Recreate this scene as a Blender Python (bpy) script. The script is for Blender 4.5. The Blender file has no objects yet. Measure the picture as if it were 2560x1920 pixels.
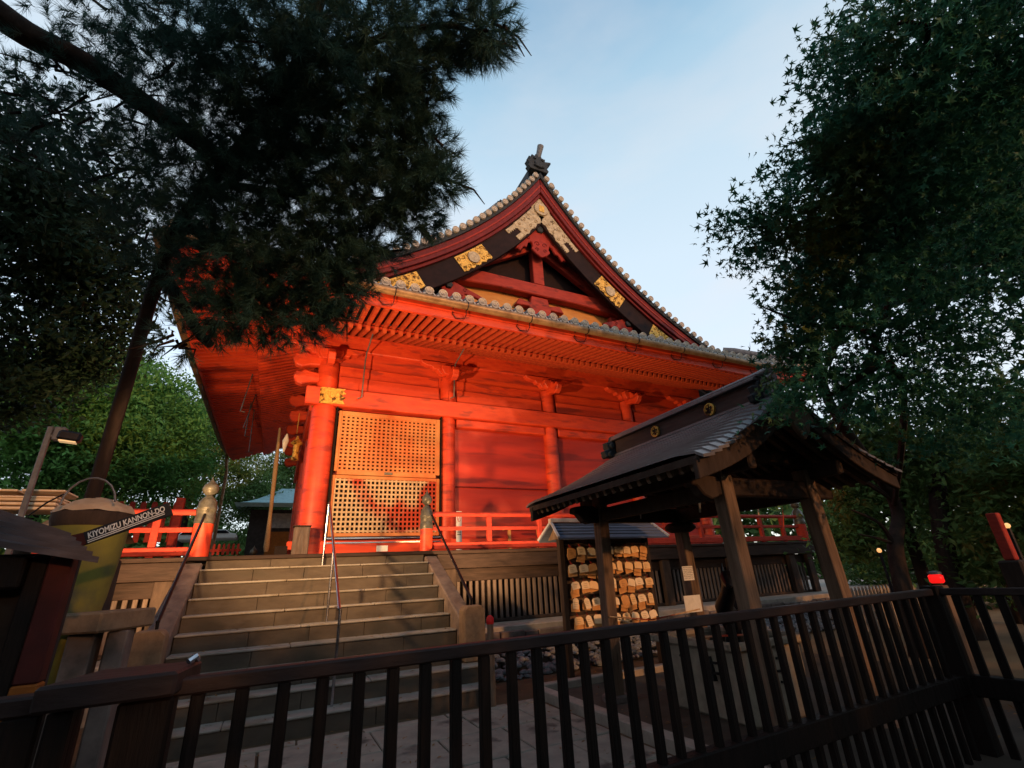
import bpy, math, random
import numpy as np
from mathutils import Vector, Matrix
R = math.radians
random.seed(7); RNG = np.random.default_rng(11)
scene = bpy.context.scene
col = scene.collection

# ------------------------------------------------------------------ camera
FPX = 1168.0
CAM = np.array([0, 0, 1.6])
_y, _p, _r = R(26.53), R(22.27), R(-3.0)
_f = np.array([math.sin(_y)*math.cos(_p), math.cos(_y)*math.cos(_p), math.sin(_p)])
_rt = np.array([math.cos(_y), -math.sin(_y), 0.0]); _up = np.cross(_rt, _f)
_rt, _up = _rt*math.cos(_r)+_up*math.sin(_r), -_rt*math.sin(_r)+_up*math.cos(_r)
cam = bpy.data.cameras.new("camera"); cam.sensor_width = 36; cam.lens = FPX/2560*36
cam.clip_start = 0.05; cam.clip_end = 2000
camo = bpy.data.objects.new("camera", cam); col.objects.link(camo)
M = Matrix.Identity(4)
for i in range(3):
    M[i][0] = _rt[i]; M[i][1] = _up[i]; M[i][2] = -_f[i]; M[i][3] = CAM[i]
camo.matrix_world = M
scene.camera = camo

def ray(u, v):                       # direction of a point of the photograph (its own pixels)
    return _f + _rt*(u-1280)/FPX - _up*(v-960)/FPX
def at_y(u, v, Y): d = ray(u, v); return CAM + d*(Y/d[1])
def at_d(u, v, D): d = ray(u, v); return CAM + d/np.linalg.norm(d)*D
DS = 2560/2212.0                     # my measuring sheet's scale

# ------------------------------------------------------------------ world, sun, exposure
SUN_EL, SUN_AZ = R(11), R(165)       # azimuth the sun stands at, clockwise from +Y
w = bpy.data.worlds.new("World"); scene.world = w; w.use_nodes = True
nt = w.node_tree; nt.nodes.clear()
o_ = nt.nodes.new('ShaderNodeOutputWorld'); bg = nt.nodes.new('ShaderNodeBackground')
sky = nt.nodes.new('ShaderNodeTexSky'); sky.sky_type = 'NISHITA'; sky.sun_disc = False
sky.sun_elevation = SUN_EL; sky.sun_rotation = SUN_AZ; sky.altitude = 20
sky.air_density = 1.0; sky.dust_density = 0.6; sky.ozone_density = 2.2
# thin evening cloud wisps mixed into the sky
tc = nt.nodes.new('ShaderNodeTexCoord'); mp = nt.nodes.new('ShaderNodeMapping')
mp.inputs['Scale'].default_value = (1.6, 1.6, 5.0); mp.inputs['Location'].default_value = (0.35, 0.1, 0.4)
nz = nt.nodes.new('ShaderNodeTexNoise'); nz.inputs['Scale'].default_value = 1.3; nz.inputs['Detail'].default_value = 6; nz.inputs['Roughness'].default_value = 0.5
rp = nt.nodes.new('ShaderNodeValToRGB'); rp.color_ramp.elements[0].position = 0.44; rp.color_ramp.elements[1].position = 0.75
rp.color_ramp.elements[0].color = (0, 0, 0, 1); rp.color_ramp.elements[1].color = (.5, .5, .5, 1)
mx = nt.nodes.new('ShaderNodeMix'); mx.data_type = 'RGBA'
mx.inputs['B'].default_value = (1.12, 1.06, 1.08, 1)
nt.links.new(tc.outputs['Generated'], mp.inputs[0]); nt.links.new(mp.outputs[0], nz.inputs['Vector'])
nt.links.new(nz.outputs['Fac'], rp.inputs[0]); nt.links.new(rp.outputs[0], mx.inputs['Factor'])
veil = nt.nodes.new('ShaderNodeMix'); veil.data_type = 'RGBA'; veil.inputs['Factor'].default_value = .85
sx = nt.nodes.new('ShaderNodeSeparateXYZ'); vr = nt.nodes.new('ShaderNodeValToRGB'); vr.color_ramp.elements[0].position = .12; vr.color_ramp.elements[1].position = .97
vr.color_ramp.elements[0].color = (1.08, 1.05, 1.06, 1); vr.color_ramp.elements[1].color = (.17, .35, .53, 1)
for ps, cc in ((.35, (.98, 1.08, 1.14)), (.57, (.92, 1.06, 1.12)), (.71, (.78, .97, 1.06)), (.80, (.55, .80, .95)), (.88, (.29, .54, .75))): e_ = vr.color_ramp.elements.new(ps); e_.color = (*cc, 1)
nt.links.new(tc.outputs['Generated'], sx.inputs[0]); nt.links.new(sx.outputs['Z'], vr.inputs[0]); nt.links.new(vr.outputs[0], veil.inputs['B'])
nt.links.new(sky.outputs[0], veil.inputs['A']); nt.links.new(veil.outputs['Result'], mx.inputs['A']); nt.links.new(mx.outputs['Result'], bg.inputs[0])
bg.inputs[1].default_value = 0.15
nt.links.new(bg.outputs[0], o_.inputs[0])
sl = bpy.data.lights.new("sun", 'SUN'); sl.energy = 0.38; sl.angle = R(1.2); sl.color = (1.0, .46, .17)
so = bpy.data.objects.new("sun", sl); col.objects.link(so)
sd = Vector((math.sin(SUN_AZ)*math.cos(SUN_EL), math.cos(SUN_AZ)*math.cos(SUN_EL), math.sin(SUN_EL)))
so.rotation_euler = sd.to_track_quat('Z', 'Y').to_euler(); so.location = (5, -20, 15)
scene.view_settings.view_transform = 'Standard'; scene.view_settings.look = 'None'
scene.view_settings.exposure = 2.42; scene.view_settings.gamma = 1.0
scene.cycles.max_bounces = 6; scene.cycles.diffuse_bounces = 3; scene.cycles.transparent_max_bounces = 8
scene.cycles.use_denoising = True
scene.cycles.sample_clamp_indirect = 4

# ------------------------------------------------------------------ materials
MATS = {}
def mat(name, c, rough=.8, c2=None, scale=6, stretch=(1, 1, 1), bump=.15, metal=0, spots=None, sub=0, emis=None, detail=5, spec=.15):
    if name in MATS: return MATS[name]
    m = bpy.data.materials.new(name); m.use_nodes = True; n = m.node_tree; b = n.nodes['Principled BSDF']
    b.inputs['Roughness'].default_value = rough; b.inputs['Metallic'].default_value = metal
    b.inputs['Specular IOR Level'].default_value = spec
    t = n.nodes.new('ShaderNodeTexCoord'); mp = n.nodes.new('ShaderNodeMapping'); mp.inputs['Scale'].default_value = stretch
    nz = n.nodes.new('ShaderNodeTexNoise'); nz.inputs['Scale'].default_value = scale; nz.inputs['Detail'].default_value = detail; nz.inputs['Roughness'].default_value = .62
    r = n.nodes.new('ShaderNodeValToRGB'); c2 = c2 or tuple(x*.55 for x in c)
    r.color_ramp.elements[0].position = .32; r.color_ramp.elements[1].position = .68
    r.color_ramp.elements[0].color = (*c2, 1); r.color_ramp.elements[1].color = (*c, 1)
    n.links.new(t.outputs['Object'], mp.inputs[0]); n.links.new(mp.outputs[0], nz.inputs['Vector'])
    n.links.new(nz.outputs['Fac'], r.inputs[0]); out = r.outputs[0]
    if spots:                       # (colour, scale, threshold): stains and worn patches
        n2 = n.nodes.new('ShaderNodeTexNoise'); n2.inputs['Scale'].default_value = spots[1]; n2.inputs['Detail'].default_value = 7
        n.links.new(mp.outputs[0], n2.inputs['Vector'])
        r2 = n.nodes.new('ShaderNodeValToRGB'); r2.color_ramp.elements[0].position = spots[2]; r2.color_ramp.elements[1].position = spots[2]+.1
        n.links.new(n2.outputs['Fac'], r2.inputs[0])
        mm = n.nodes.new('ShaderNodeMix'); mm.data_type = 'RGBA'; mm.inputs['B'].default_value = (*spots[0], 1)
        n.links.new(out, mm.inputs['A']); n.links.new(r2.outputs[0], mm.inputs['Factor']); out = mm.outputs['Result']
    n.links.new(out, b.inputs['Base Color'])
    if bump:
        bp = n.nodes.new('ShaderNodeBump'); bp.inputs['Strength'].default_value = bump; bp.inputs['Distance'].default_value = .02
        n.links.new(nz.outputs['Fac'], bp.inputs['Height']); n.links.new(bp.outputs[0], b.inputs['Normal'])
    if sub:
        tr = n.nodes.new('ShaderNodeBsdfTranslucent'); n.links.new(out, tr.inputs[0])
        mxs = n.nodes.new('ShaderNodeMixShader'); mxs.inputs[0].default_value = sub
        n.links.new(b.outputs[0], mxs.inputs[1]); n.links.new(tr.outputs[0], mxs.inputs[2])
        n.links.new(mxs.outputs[0], n.nodes['Material Output'].inputs[0])
    if emis:
        b.inputs['Emission Color'].default_value = (*emis[0], 1); b.inputs['Emission Strength'].default_value = emis[1]
    MATS[name] = m; return m
RED = mat('vermilion_paint', (.60, .060, .016), .5, (.45, .034, .013), 2.2, (1, 1, 4), .3, spots=((.30, .03, .016), 1.7, .55), spec=.35)
REDX = mat('vermilion_board', (.60, .060, .016), .6, (.42, .033, .013), 1.3, (.5, 1, 3.5), .2, spots=((.24, .026, .016), 1.1, .55), spec=.3)
REDL = mat('dim_lit_red_board', (.50, .034, .013), .5, (.36, .022, .011), 1.3, (.5, 1, 4), .3, spots=((.22, .018, .012), .9, .56), spec=.35)  # deeper red paints in the weaker light low on the wall
REDG = mat('gable_red', (.40, .042, .022), .6, (.27, .026, .016), 3, (1, 1, 3), .3, spots=((.15, .02, .014), 2, .58))
REDD = mat('red_rafters', (.46, .075, .026), .65, (.30, .03, .014), 6, (1, 1, 1), .25)
REDF = mat('faded_rail_red', (.42, .045, .025), .7, (.26, .028, .02), 8, (1, 1, 3), .3, spots=((.2, .05, .035), 6, .62))
DRED = mat('deep_red_lacquer', (.17, .014, .012), .5, (.10, .010, .010), 5, (1, 1, 1), .2)
SOFD = mat('shade_dark_soffit', (.05, .009, .006), .85, (.03, .006, .005), 4)  # near-black red puts the shade between the rafters into the colour
GEG = mat('carved_red', (.33, .03, .018), .6, (.22, .02, .014), 6)
DARKL = mat('dark_lacquer', (.026, .012, .011), .7, (.014, .008, .008), 5, spec=.1)
GOLD = mat('gilt_fitting', (.72, .44, .10), .42, (.45, .24, .05), 22, bump=.9, metal=.5, spots=((.10, .05, .015), 9, .54))
GOLDG = mat('weathered_gilt', (.50, .40, .26), .5, (.30, .22, .13), 12, bump=.9, metal=.3, spots=((.12, .08, .045), 7, .57))
TILE = mat('roof_tile', (.17, .175, .185), .5, (.085, .09, .1), 14, bump=.4)
TILEC = mat('tile_cap_clay', (.52, .45, .37), .6, (.30, .25, .20), 25, bump=.5)
TILED = mat('dark_tile', (.035, .040, .045), .6, (.018, .020, .023), 14, bump=.5)
GUT = mat('copper_gutter', (.34, .21, .11), .45, (.17, .09, .045), 5, bump=.2, metal=.3)
WOODD = mat('dark_weathered_wood', (.05, .033, .025), .75, (.022, .014, .011), 9, (1, 1, .25), .5)
WOODH = mat('dark_wood_horizontal', (.034, .021, .017), .7, (.016, .010, .008), 9, (.25, .25, 2), .5)
FENCEW = mat('fence_wood', (.012, .0075, .006), .6, (.005, .0035, .003), 14, (2, 2, .15), .7, spec=.12)
FENCET = mat('fence_cap_wood', (.036, .022, .020), .55, (.016, .010, .009), 9, (.3, 1, 1), .4)
PILW = mat('pavilion_pillar_wood', (.19, .125, .085), .75, (.09, .055, .036), 10, (2, 2, .2), .5, spots=((.05, .032, .022), 5, .6))
SLATW = mat('lattice_slat_wood', (.13, .10, .085), .8, (.07, .048, .038), 12, (2, 2, .3), .5)
LATW = mat('shutter_wood', (.48, .22, .085), .75, (.42, .10, .03), 1.3, (1, 1, 1), bump=.3)
LATW2 = mat('pale_lattice_wood', (.58, .42, .25), .75, (.36, .22, .12), 14, bump=.3, spots=((.36, .045, .02), .8, .5))
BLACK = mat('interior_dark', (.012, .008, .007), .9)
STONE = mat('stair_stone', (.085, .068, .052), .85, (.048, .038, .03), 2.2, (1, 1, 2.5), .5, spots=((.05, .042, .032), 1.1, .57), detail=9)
TREAD = mat('skylit_tread_stone', (.27, .245, .215), .85, (.17, .155, .13), 3, (1, 1, 1), .4, spots=((.15, .125, .095), 1.4, .56), detail=9)  # paler than the risers: sky light on the treads put into the colour
STONE2 = mat('cheek_stone', (.17, .13, .11), .85, (.08, .06, .055), 4, bump=.5, spots=((.06, .05, .042), 3, .58), detail=8)
STONEN = mat('newel_stone', (.20, .135, .085), .85, (.13, .085, .055), 9, bump=.4)
PAVE = mat('flagstone', (.26, .235, .19), .85, (.17, .155, .13), 4, bump=.5, spots=((.06, .055, .048), 2.3, .6), detail=8)
CONC = mat('terrace_concrete', (.34, .29, .24), .85, (.22, .185, .155), 5, bump=.3)
DIRT = mat('packed_dirt', (.11, .07, .04), .95, (.06, .038, .022), 1.5, bump=.6, spots=((.05, .035, .022), 4, .58), detail=9)
SAND = mat('sandy_ground', (.24, .15, .075), .95, (.15, .09, .045), .8, bump=.3, detail=8)
PANE = mat('pan_tile_edge', (.50, .50, .50), .5, (.34, .34, .35), 20, bump=.2)  # whitish tone paints sky light onto the tile edges
RIVER = mat('river_stone', (.20, .205, .21), .7, (.07, .07, .075), 7, bump=.3)
STEEL = mat('polished_steel', (.55, .55, .6), .22, (.4, .4, .44), 4, metal=1, bump=0)
BLKM = mat('black_metal', (.02, .02, .026), .35, (.012, .012, .016), 6, metal=.6, bump=0)
BRONZE = mat('dark_bronze', (.12, .115, .095), .42, (.06, .055, .045), 14, metal=.35, bump=.2)
WHITEP = mat('paper_white', (.72, .70, .66), .8, (.6, .58, .54), 20, bump=.05)
INK = mat('black_ink', (.02, .02, .02), .7, bump=0)
EMA = [mat('plaque_wood_a', (.74, .50, .26), .7, (.62, .40, .2), 14, (1, 1, .4), .2), mat('plaque_wood_b', (.78, .62, .42), .7, (.66, .5, .32), 14, bump=.2), mat('plaque_wood_c', (.58, .30, .11), .7, (.46, .22, .08), 14, bump=.2)]
CORD = mat('red_cord', (.35, .03, .02), .8, bump=0)
ROPE = mat('straw_rope', (.30, .21, .12), .9, (.15, .10, .055), 60, bump=.8)
COPR = mat('green_copper_roof', (.30, .45, .47), .6, (.2, .33, .35), 6, bump=.2)
BARK = mat('pine_bark', (.035, .022, .016), .9, (.015, .01, .008), 12, (1, 1, .4), .9)
POLEW = mat('prop_pole_wood', (.024, .015, .013), .8, (.012, .008, .007), 10, (2, 2, .3), .5)
NEEDLE = mat('pine_needles', (.052, .125, .10), .6, (.028, .062, .05), 2.5, bump=0, sub=.3, spots=((.07, .055, .025), 1.2, .64))
MAPLE = mat('maple_leaf', (.052, .20, .115), .5, (.024, .09, .052), 1.6, bump=0, sub=.4, spots=((.09, .11, .025), .9, .6))
LEAFD = mat('dark_leaf', (.03, .065, .035), .5, (.014, .03, .016), 2, bump=0, sub=.2)
LEAFG = mat('evergreen_leaf', (.13, .31, .07), .6, (.055, .155, .04), .7, bump=0, sub=.3, spots=((.12, .20, .035), .35, .58))
LEAFR = mat('shaded_leaf', (.12, .22, .06), .6, (.055, .11, .034), .8, bump=0, sub=.3, spots=((.17, .13, .03), .8, .58))
YEL = mat('mossy_yellow_cover', (.19, .17, .03), .85, (.11, .10, .035), 3, bump=.4, spots=((.07, .07, .05), 2.2, .55))
TARP = mat('beige_tarpaulin', (.42, .30, .20), .7, (.28, .19, .12), 5, bump=.6)
CRATE = mat('cream_plastic', (.72, .56, .38), .55, (.62, .47, .32), 6, bump=.1)
POST_R = mat('red_brown_post', (.07, .014, .012), .7, (.035, .009, .008), 5, bump=.2)
ORNG = mat('orange_paint', (.25, .08, .012), .6, (.16, .05, .01), 8, bump=.2)
BLUESL = mat('slate_blue_roof', (.085, .10, .15), .45, (.05, .06, .09), 12, (.3, 3, 3), .3)
SHINGLE = mat('copper_shingle', spec=.5, c=(.15, .135, .14), rough=.36, c2=(.09, .075, .078), scale=5, stretch=(.6, .6, 1), bump=.3, metal=.3)
SHRIDGE = mat('ridge_board', (.06, .038, .034), .6, (.03, .018, .016), 6, (1, .3, 3), .4)
REDLAMP = mat('red_lamp_glass', (.7, .012, .01), .3, bump=0, emis=((1, .012, .01), .17))
REDPL = mat('red_plastic', (.6, .02, .02), .4, bump=0)
BULB = mat('lit_bulb', (1, .75, .45), .4, bump=0, emis=((1, .62, .28), .10))
BULB2 = mat('far_lamp', (1, .8, .5), .4, bump=0, emis=((1, .45, .14), .22))
SIGNB = mat('sign_black', (.010, .011, .016), .5, (.014, .016, .02), 6, bump=.05)
GREYM = mat('grey_metal', (.16, .16, .17), .5, (.09, .09, .1), 10, metal=.4, bump=.1)
WARMP = mat('gable_panel', (.62, .29, .08), .75, (.5, .2, .055), 3, (1, 1, 4), .3)  # orange base colour stands in for warm light on the panel
DKBLDG = mat('dark_far_wall', (.035, .03, .028), .8, bump=.1)

# ------------------------------------------------------------------ mesh builder
class MB:
    def __init__(s): s.v = []; s.f = []
    def add(s, vs, fs):
        k = len(s.v); s.v += [tuple(map(float, x)) for x in vs]; s.f += [tuple(i+k for i in f) for f in fs]; return s
    def box(s, x0, x1, y0, y1, z0, z1):
        v = [(x0, y0, z0), (x1, y0, z0), (x1, y1, z0), (x0, y1, z0), (x0, y0, z1), (x1, y0, z1), (x1, y1, z1), (x0, y1, z1)]
        return s.add(v, [(3, 2, 1, 0), (4, 5, 6, 7), (0, 1, 5, 4), (1, 2, 6, 5), (2, 3, 7, 6), (3, 0, 4, 7)])
    def beam(s, a, b, w, h, up=(0, 0, 1)):      # rectangular bar a to b, w sideways, h along up
        a = np.array(a, float); b = np.array(b, float); d = b-a; d /= np.linalg.norm(d)
        sd_ = np.cross(d, up)
        if np.linalg.norm(sd_) < 1e-5: sd_ = np.cross(d, (1, 0, 0))
        sd_ /= np.linalg.norm(sd_); u = np.cross(sd_, d); v = []
        for p in (a, b):
            for i, j in ((-1, -1), (1, -1), (1, 1), (-1, 1)): v.append(p+sd_*w/2*i+u*h/2*j)
        return s.add(v, [(0, 1, 2, 3), (7, 6, 5, 4), (0, 4, 5, 1), (1, 5, 6, 2), (2, 6, 7, 3), (3, 7, 4, 0)])
    def tube(s, pts, rad, n=8, cap=True):
        pts = [np.array(p, float) for p in pts]; m = len(pts)
        if not hasattr(rad, '__len__'): rad = [rad]*m
        v = []; pu = None
        for i, p in enumerate(pts):
            d = pts[min(i+1, m-1)]-pts[max(i-1, 0)]; d /= (np.linalg.norm(d)+1e-9)
            ref = pu if pu is not None else (np.array((0, 0, 1.)) if abs(d[2]) < .9 else np.array((1., 0, 0)))
            a = np.cross(d, ref); a /= (np.linalg.norm(a)+1e-9); b = np.cross(a, d); pu = b
            for k in range(n):
                t = 2*math.pi*k/n; v.append(p+(a*math.cos(t)+b*math.sin(t))*rad[i])
        f = []
        for i in range(m-1):
            for k in range(n):
                k2 = (k+1) % n; f.append((i*n+k, i*n+k2, (i+1)*n+k2, (i+1)*n+k))
        if cap: f.append(tuple(range(n-1, -1, -1))); f.append(tuple((m-1)*n+k for k in range(n)))
        return s.add(v, f)
    def lathe(s, c, prof, n=20, axis='z'):      # prof: (radius, height) pairs
        v = []; f = []
        for r_, h in prof:
            for k in range(n):
                t = 2*math.pi*k/n; x, y = r_*math.cos(t), r_*math.sin(t)
                v.append((c[0]+x, c[1]+y, c[2]+h) if axis == 'z' else ((c[0]+x, c[1]+h, c[2]+y) if axis == 'y' else (c[0]+h, c[1]+x, c[2]+y)))
        for i in range(len(prof)-1):
            for k in range(n):
                k2 = (k+1) % n; f.append((i*n+k, i*n+k2, (i+1)*n+k2, (i+1)*n+k))
        f.append(tuple(range(n-1, -1, -1))); f.append(tuple((len(prof)-1)*n+k for k in range(n)))
        return s.add(v, f)
    def prism(s, pts, a, b, plane='xz'):        # outline extruded along the third axis from a to b
        n = len(pts); v = []
        for q in (a, b):
            for p in pts:
                v.append((p[0], q, p[1]) if plane == 'xz' else ((q, p[0], p[1]) if plane == 'yz' else (p[0], p[1], q)))
        f = [tuple(range(n)), tuple(range(2*n-1, n-1, -1))]
        for i in range(n): j = (i+1) % n; f.append((i, i+n, j+n, j))
        return s.add(v, f)
    def strip(s, A, B, a, b):                   # ribbon between curves A and B (xz), thick from y=a to y=b
        n = len(A); v = []
        for q in (a, b):
            for c in (A, B):
                for p in c: v.append((p[0], q, p[1]))
        f = []
        for i in range(n-1):
            f.append((i, i+1, n+i+1, n+i)); f.append((2*n+i, 3*n+i, 3*n+i+1, 2*n+i+1))
            f.append((i, 2*n+i, 2*n+i+1, i+1)); f.append((n+i, n+i+1, 3*n+i+1, 3*n+i))
        f.append((0, n, 3*n, 2*n)); f.append((n-1, 3*n-1, 4*n-1, 2*n-1))
        return s.add(v, f)
    def grid(s, rows):
        n = len(rows[0]); v = [p for r_ in rows for p in r_]; f = []
        for i in range(len(rows)-1):
            for j in range(n-1): f.append((i*n+j, i*n+j+1, (i+1)*n+j+1, (i+1)*n+j))
        return s.add(v, f)

def fixn(me):
    import bmesh
    b = bmesh.new(); b.from_mesh(me); bmesh.ops.recalc_face_normals(b, faces=b.faces); b.to_mesh(me); b.free()
def part(name, mb, m, parent=None, bevel=0, smooth=False, fix=True):
    me = bpy.data.meshes.new(name); me.from_pydata(mb.v, [], mb.f); me.update()
    if fix: fixn(me)
    me.materials.append(m)
    o = bpy.data.objects.new(name, me); col.objects.link(o)
    if smooth:
        for p in me.polygons: p.use_smooth = True
        if len(me.polygons) < 60000: me.set_sharp_from_angle(angle=R(50))
    if bevel:
        bv = o.modifiers.new('bevel', 'BEVEL'); bv.width = bevel; bv.segments = 1; bv.limit_method = 'ANGLE'; bv.angle_limit = R(40)
    if parent:
        o.parent = parent
        o.matrix_parent_inverse = Matrix.Translation(-parent.location if parent.type == 'EMPTY' else Vector((0, 0, 0)))
    return o
def tag(o, label=None, cat=None, group=None, kind=None):
    if label: o['label'] = label
    if cat: o['category'] = cat
    if group: o['group'] = group
    if kind: o['kind'] = kind
    return o
def thing(name, label, cat, loc, group=None):
    o = bpy.data.objects.new(name, None); o.empty_display_size = .1; col.objects.link(o); o.location = loc
    return tag(o, label, cat, group)
def copy_tree(o, delta, label=None, name=None):   # same mesh data, moved by delta
    c = o.copy(); col.objects.link(c)
    for ch in [x for x in o.children]:
        d = ch.copy(); col.objects.link(d); d.parent = c
        for g in [x for x in ch.children]:
            e = g.copy(); col.objects.link(e); e.parent = d
    c.location = Vector(o.location)+Vector(delta)
    if label: c['label'] = label
    return c
def struct(name, mb, m, **k): return tag(part(name, mb, m, **k), kind='structure')

def tri_mesh(name, V, m, parent=None):          # V: (N,3,3) triangles, numpy
    n = len(V); me = bpy.data.meshes.new(name)
    me.vertices.add(n*3); me.vertices.foreach_set('co', V.reshape(-1).astype(np.float32))
    me.loops.add(n*3); me.loops.foreach_set('vertex_index', np.arange(n*3, dtype=np.int32))
    me.polygons.add(n); me.polygons.foreach_set('loop_start', np.arange(0, n*3, 3, dtype=np.int32))
    me.update(calc_edges=True); me.materials.append(m)
    o = bpy.data.objects.new(name, me); col.objects.link(o)
    if parent:
        o.parent = parent; o.matrix_parent_inverse = Matrix.Translation(-Vector(parent.location))
    return o
def unit(a): return a/(np.linalg.norm(a, axis=-1, keepdims=True)+1e-9)
def scatter(blobs, per_clump=55, sig=.28, flat=.55):
    """points clumped inside ellipsoid blobs (centre, radius, count)"""
    P = []; A = []
    for c, r_, n in blobs:
        c = np.array(c, float); r_ = np.array(r_ if hasattr(r_, '__len__') else (r_, r_, r_*.85), float)
        k = max(1, int(n/per_clump)); d = unit(RNG.normal(size=(k, 3))); rad = RNG.random((k, 1))**.42
        cc = c+d*rad*r_; idx = RNG.integers(0, k, n)
        off = RNG.normal(size=(n, 3))*sig*np.array((1, 1, flat))
        P.append(cc[idx]+off); A.append(unit(d[idx]+.6*unit(off)))
    return np.concatenate(P), np.concatenate(A)
def frames(n, A, upbias=.8):
    nrm = unit(RNG.normal(size=(n, 3))+np.array((0, 0, upbias))); t = unit(np.cross(nrm, RNG.normal(size=(n, 3)))); b = np.cross(nrm, t)
    return nrm, t, b
def leaves(P, A, size, kind, upbias=.8):
    n = len(P); nrm, t, b = frames(n, A, upbias); s_ = size*(.65+.6*RNG.random((n, 1)))
    if kind == 'star':
        T = []
        for ang, ln in ((-105, .62), (-52, .88), (0, 1.05), (52, .88), (105, .62)):
            a = R(ang); d = t*math.cos(a)+b*math.sin(a); p_ = -t*math.sin(a)+b*math.cos(a)
            droop = nrm*(-.18)*s_
            T.append(np.stack([P-p_*s_*.17, P+p_*s_*.17, P+d*s_*ln+droop], 1))
        return np.concatenate(T)
    w_ = .42 if kind == 'oval' else .6
    a0 = P-t*s_*.5; a1 = P+b*s_*w_*.5+nrm*s_*.06; a2 = P+t*s_*.5; a3 = P-b*s_*w_*.5+nrm*s_*.06
    return np.concatenate([np.stack([a0, a1, a2], 1), np.stack([a0, a2, a3], 1)])
def tufts(P, D, shoot, length, nn, wid):
    """pine shoots: nn needles spread along each shoot of direction D"""
    n = len(P); s_ = RNG.random((n, nn, 1))**.8; base = P[:, None]+D[:, None]*s_*shoot
    a = unit(np.cross(D, RNG.normal(size=(n, 3)))); b = np.cross(D, a)
    ph = RNG.random((n, nn, 1))*2*math.pi; sp = .35+.75*RNG.random((n, nn, 1))
    side = a[:, None]*np.cos(ph)+b[:, None]*np.sin(ph)
    d = unit(D[:, None]*np.cos(sp)+side*np.sin(sp)+np.array((0, 0, -.08)))
    L = length*(.7+.5*RNG.random((n, nn, 1))); p_ = unit(np.cross(d, RNG.normal(size=(n, nn, 3))))*wid/2
    return np.stack([base-p_, base+p_, base+d*L], 2).reshape(-1, 3, 3)
# ================================================================== GROUND
g = MB(); g.grid([[(x, y, 0) for x in np.linspace(-300, 300, 31)] for y in np.linspace(-200, 400, 31)])
struct('ground', g, DIRT)
g = MB(); g.grid([[(x, y, .004) for x in np.linspace(9.2, 60, 12)] for y in np.linspace(-25, 9.0, 8)])
struct('sandy_yard', g, SAND)
# flagstones in front of the stairs
g = MB(); y = 2.0; row = 0
rr = random.Random(3)
while y < 6.7:
    h = rr.uniform(.5, .85); x = -1.9+rr.uniform(0, .5)
    y1 = min(y+h, 6.72)
    while x < 3.35:
        wd = rr.uniform(.6, 1.15); x1 = min(x+wd, 3.45)
        j = lambda: rr.uniform(-.02, .02); zt = .035+rr.uniform(-.004, .004)
        q = [(x+.012+j()*.5, y+.012+j()*.4), (x1-.012+j()*.5, y+.012+j()*.4), (x1-.012+j()*.5, y1-.012+j()*.4), (x+.012+j()*.5, y1-.012+j()*.4)]
        g.prism(q, -.02, zt, 'xy'); x = x1
        if x1 >= 3.44: break
    y = y1
struct('stone_path', g, PAVE, bevel=.008)
# kerb round the water pavilion floor
k = MB()
k.beam((3.62, 2.0, .05), (3.62, 6.95, .05), .16, .14).beam((3.71, 7.03, .05), (7.2, 7.03, .05), .16, .14)
struct('kerb', k, CONC, bevel=.01)
g = MB(); g.box(3.71, 7.2, 2.0, 6.94, -.02, .03); struct('pavilion_floor', g, STONE)
# raised terrace the hall stands on
g = MB(); g.box(2.98, 24, 9.25, 30, -.05, .70); g.box(-14, -1.52, 9.25, 30, -.05, .70); g.box(-1.5, 2.96, 10.02, 30, -.05, .70)
struct('terrace', g, CONC, bevel=.015)
g = MB(); rr = random.Random(5); x = 3.0
while x < 17:
    wd = rr.uniform(.28, .62); g.box(x, x+wd-.03, 9.10, 9.24, .0, .60+rr.uniform(-.03, .02)); x += wd
tag(part('retaining_wall', g, STONE2, bevel=.012), 'low retaining wall of upright stone blocks under the terrace edge', 'wall')
# river stones banked against the wall
V = []; rr = random.Random(9)
sm = MB()
for i in range(1500):
    x = rr.uniform(3.05, 14.5); t = rr.random(); y = 8.15+t*.95; z = .03+.30*t+rr.uniform(-.02, .05)
    s_ = rr.uniform(.045, .085); a = rr.uniform(0, 3.14)
    pts = []
    for lat, rd in ((-.9, .35), (-.3, .95), (.35, .9), (.9, .35)):
        for q in range(6):
            th = a+q*math.pi/3; ex = s_*1.25*rd*math.cos(th-a); ey = s_*.8*rd*math.sin(th-a)
            pts.append((x+ex*math.cos(a)-ey*math.sin(a), y+ex*math.sin(a)+ey*math.cos(a), z+lat*s_*.6))
    fs = [tuple(range(5, -1, -1)), tuple(range(18, 24))]
    for l in range(3):
        for q in range(6): fs.append((l*6+q, l*6+(q+1) % 6, (l+1)*6+(q+1) % 6, (l+1)*6+q))
    sm.add(pts, fs)
o = part('river_stones', sm, RIVER, smooth=True, fix=False); tag(o, 'bank of rounded grey river stones along the terrace wall', 'stones', kind='stuff')

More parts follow.
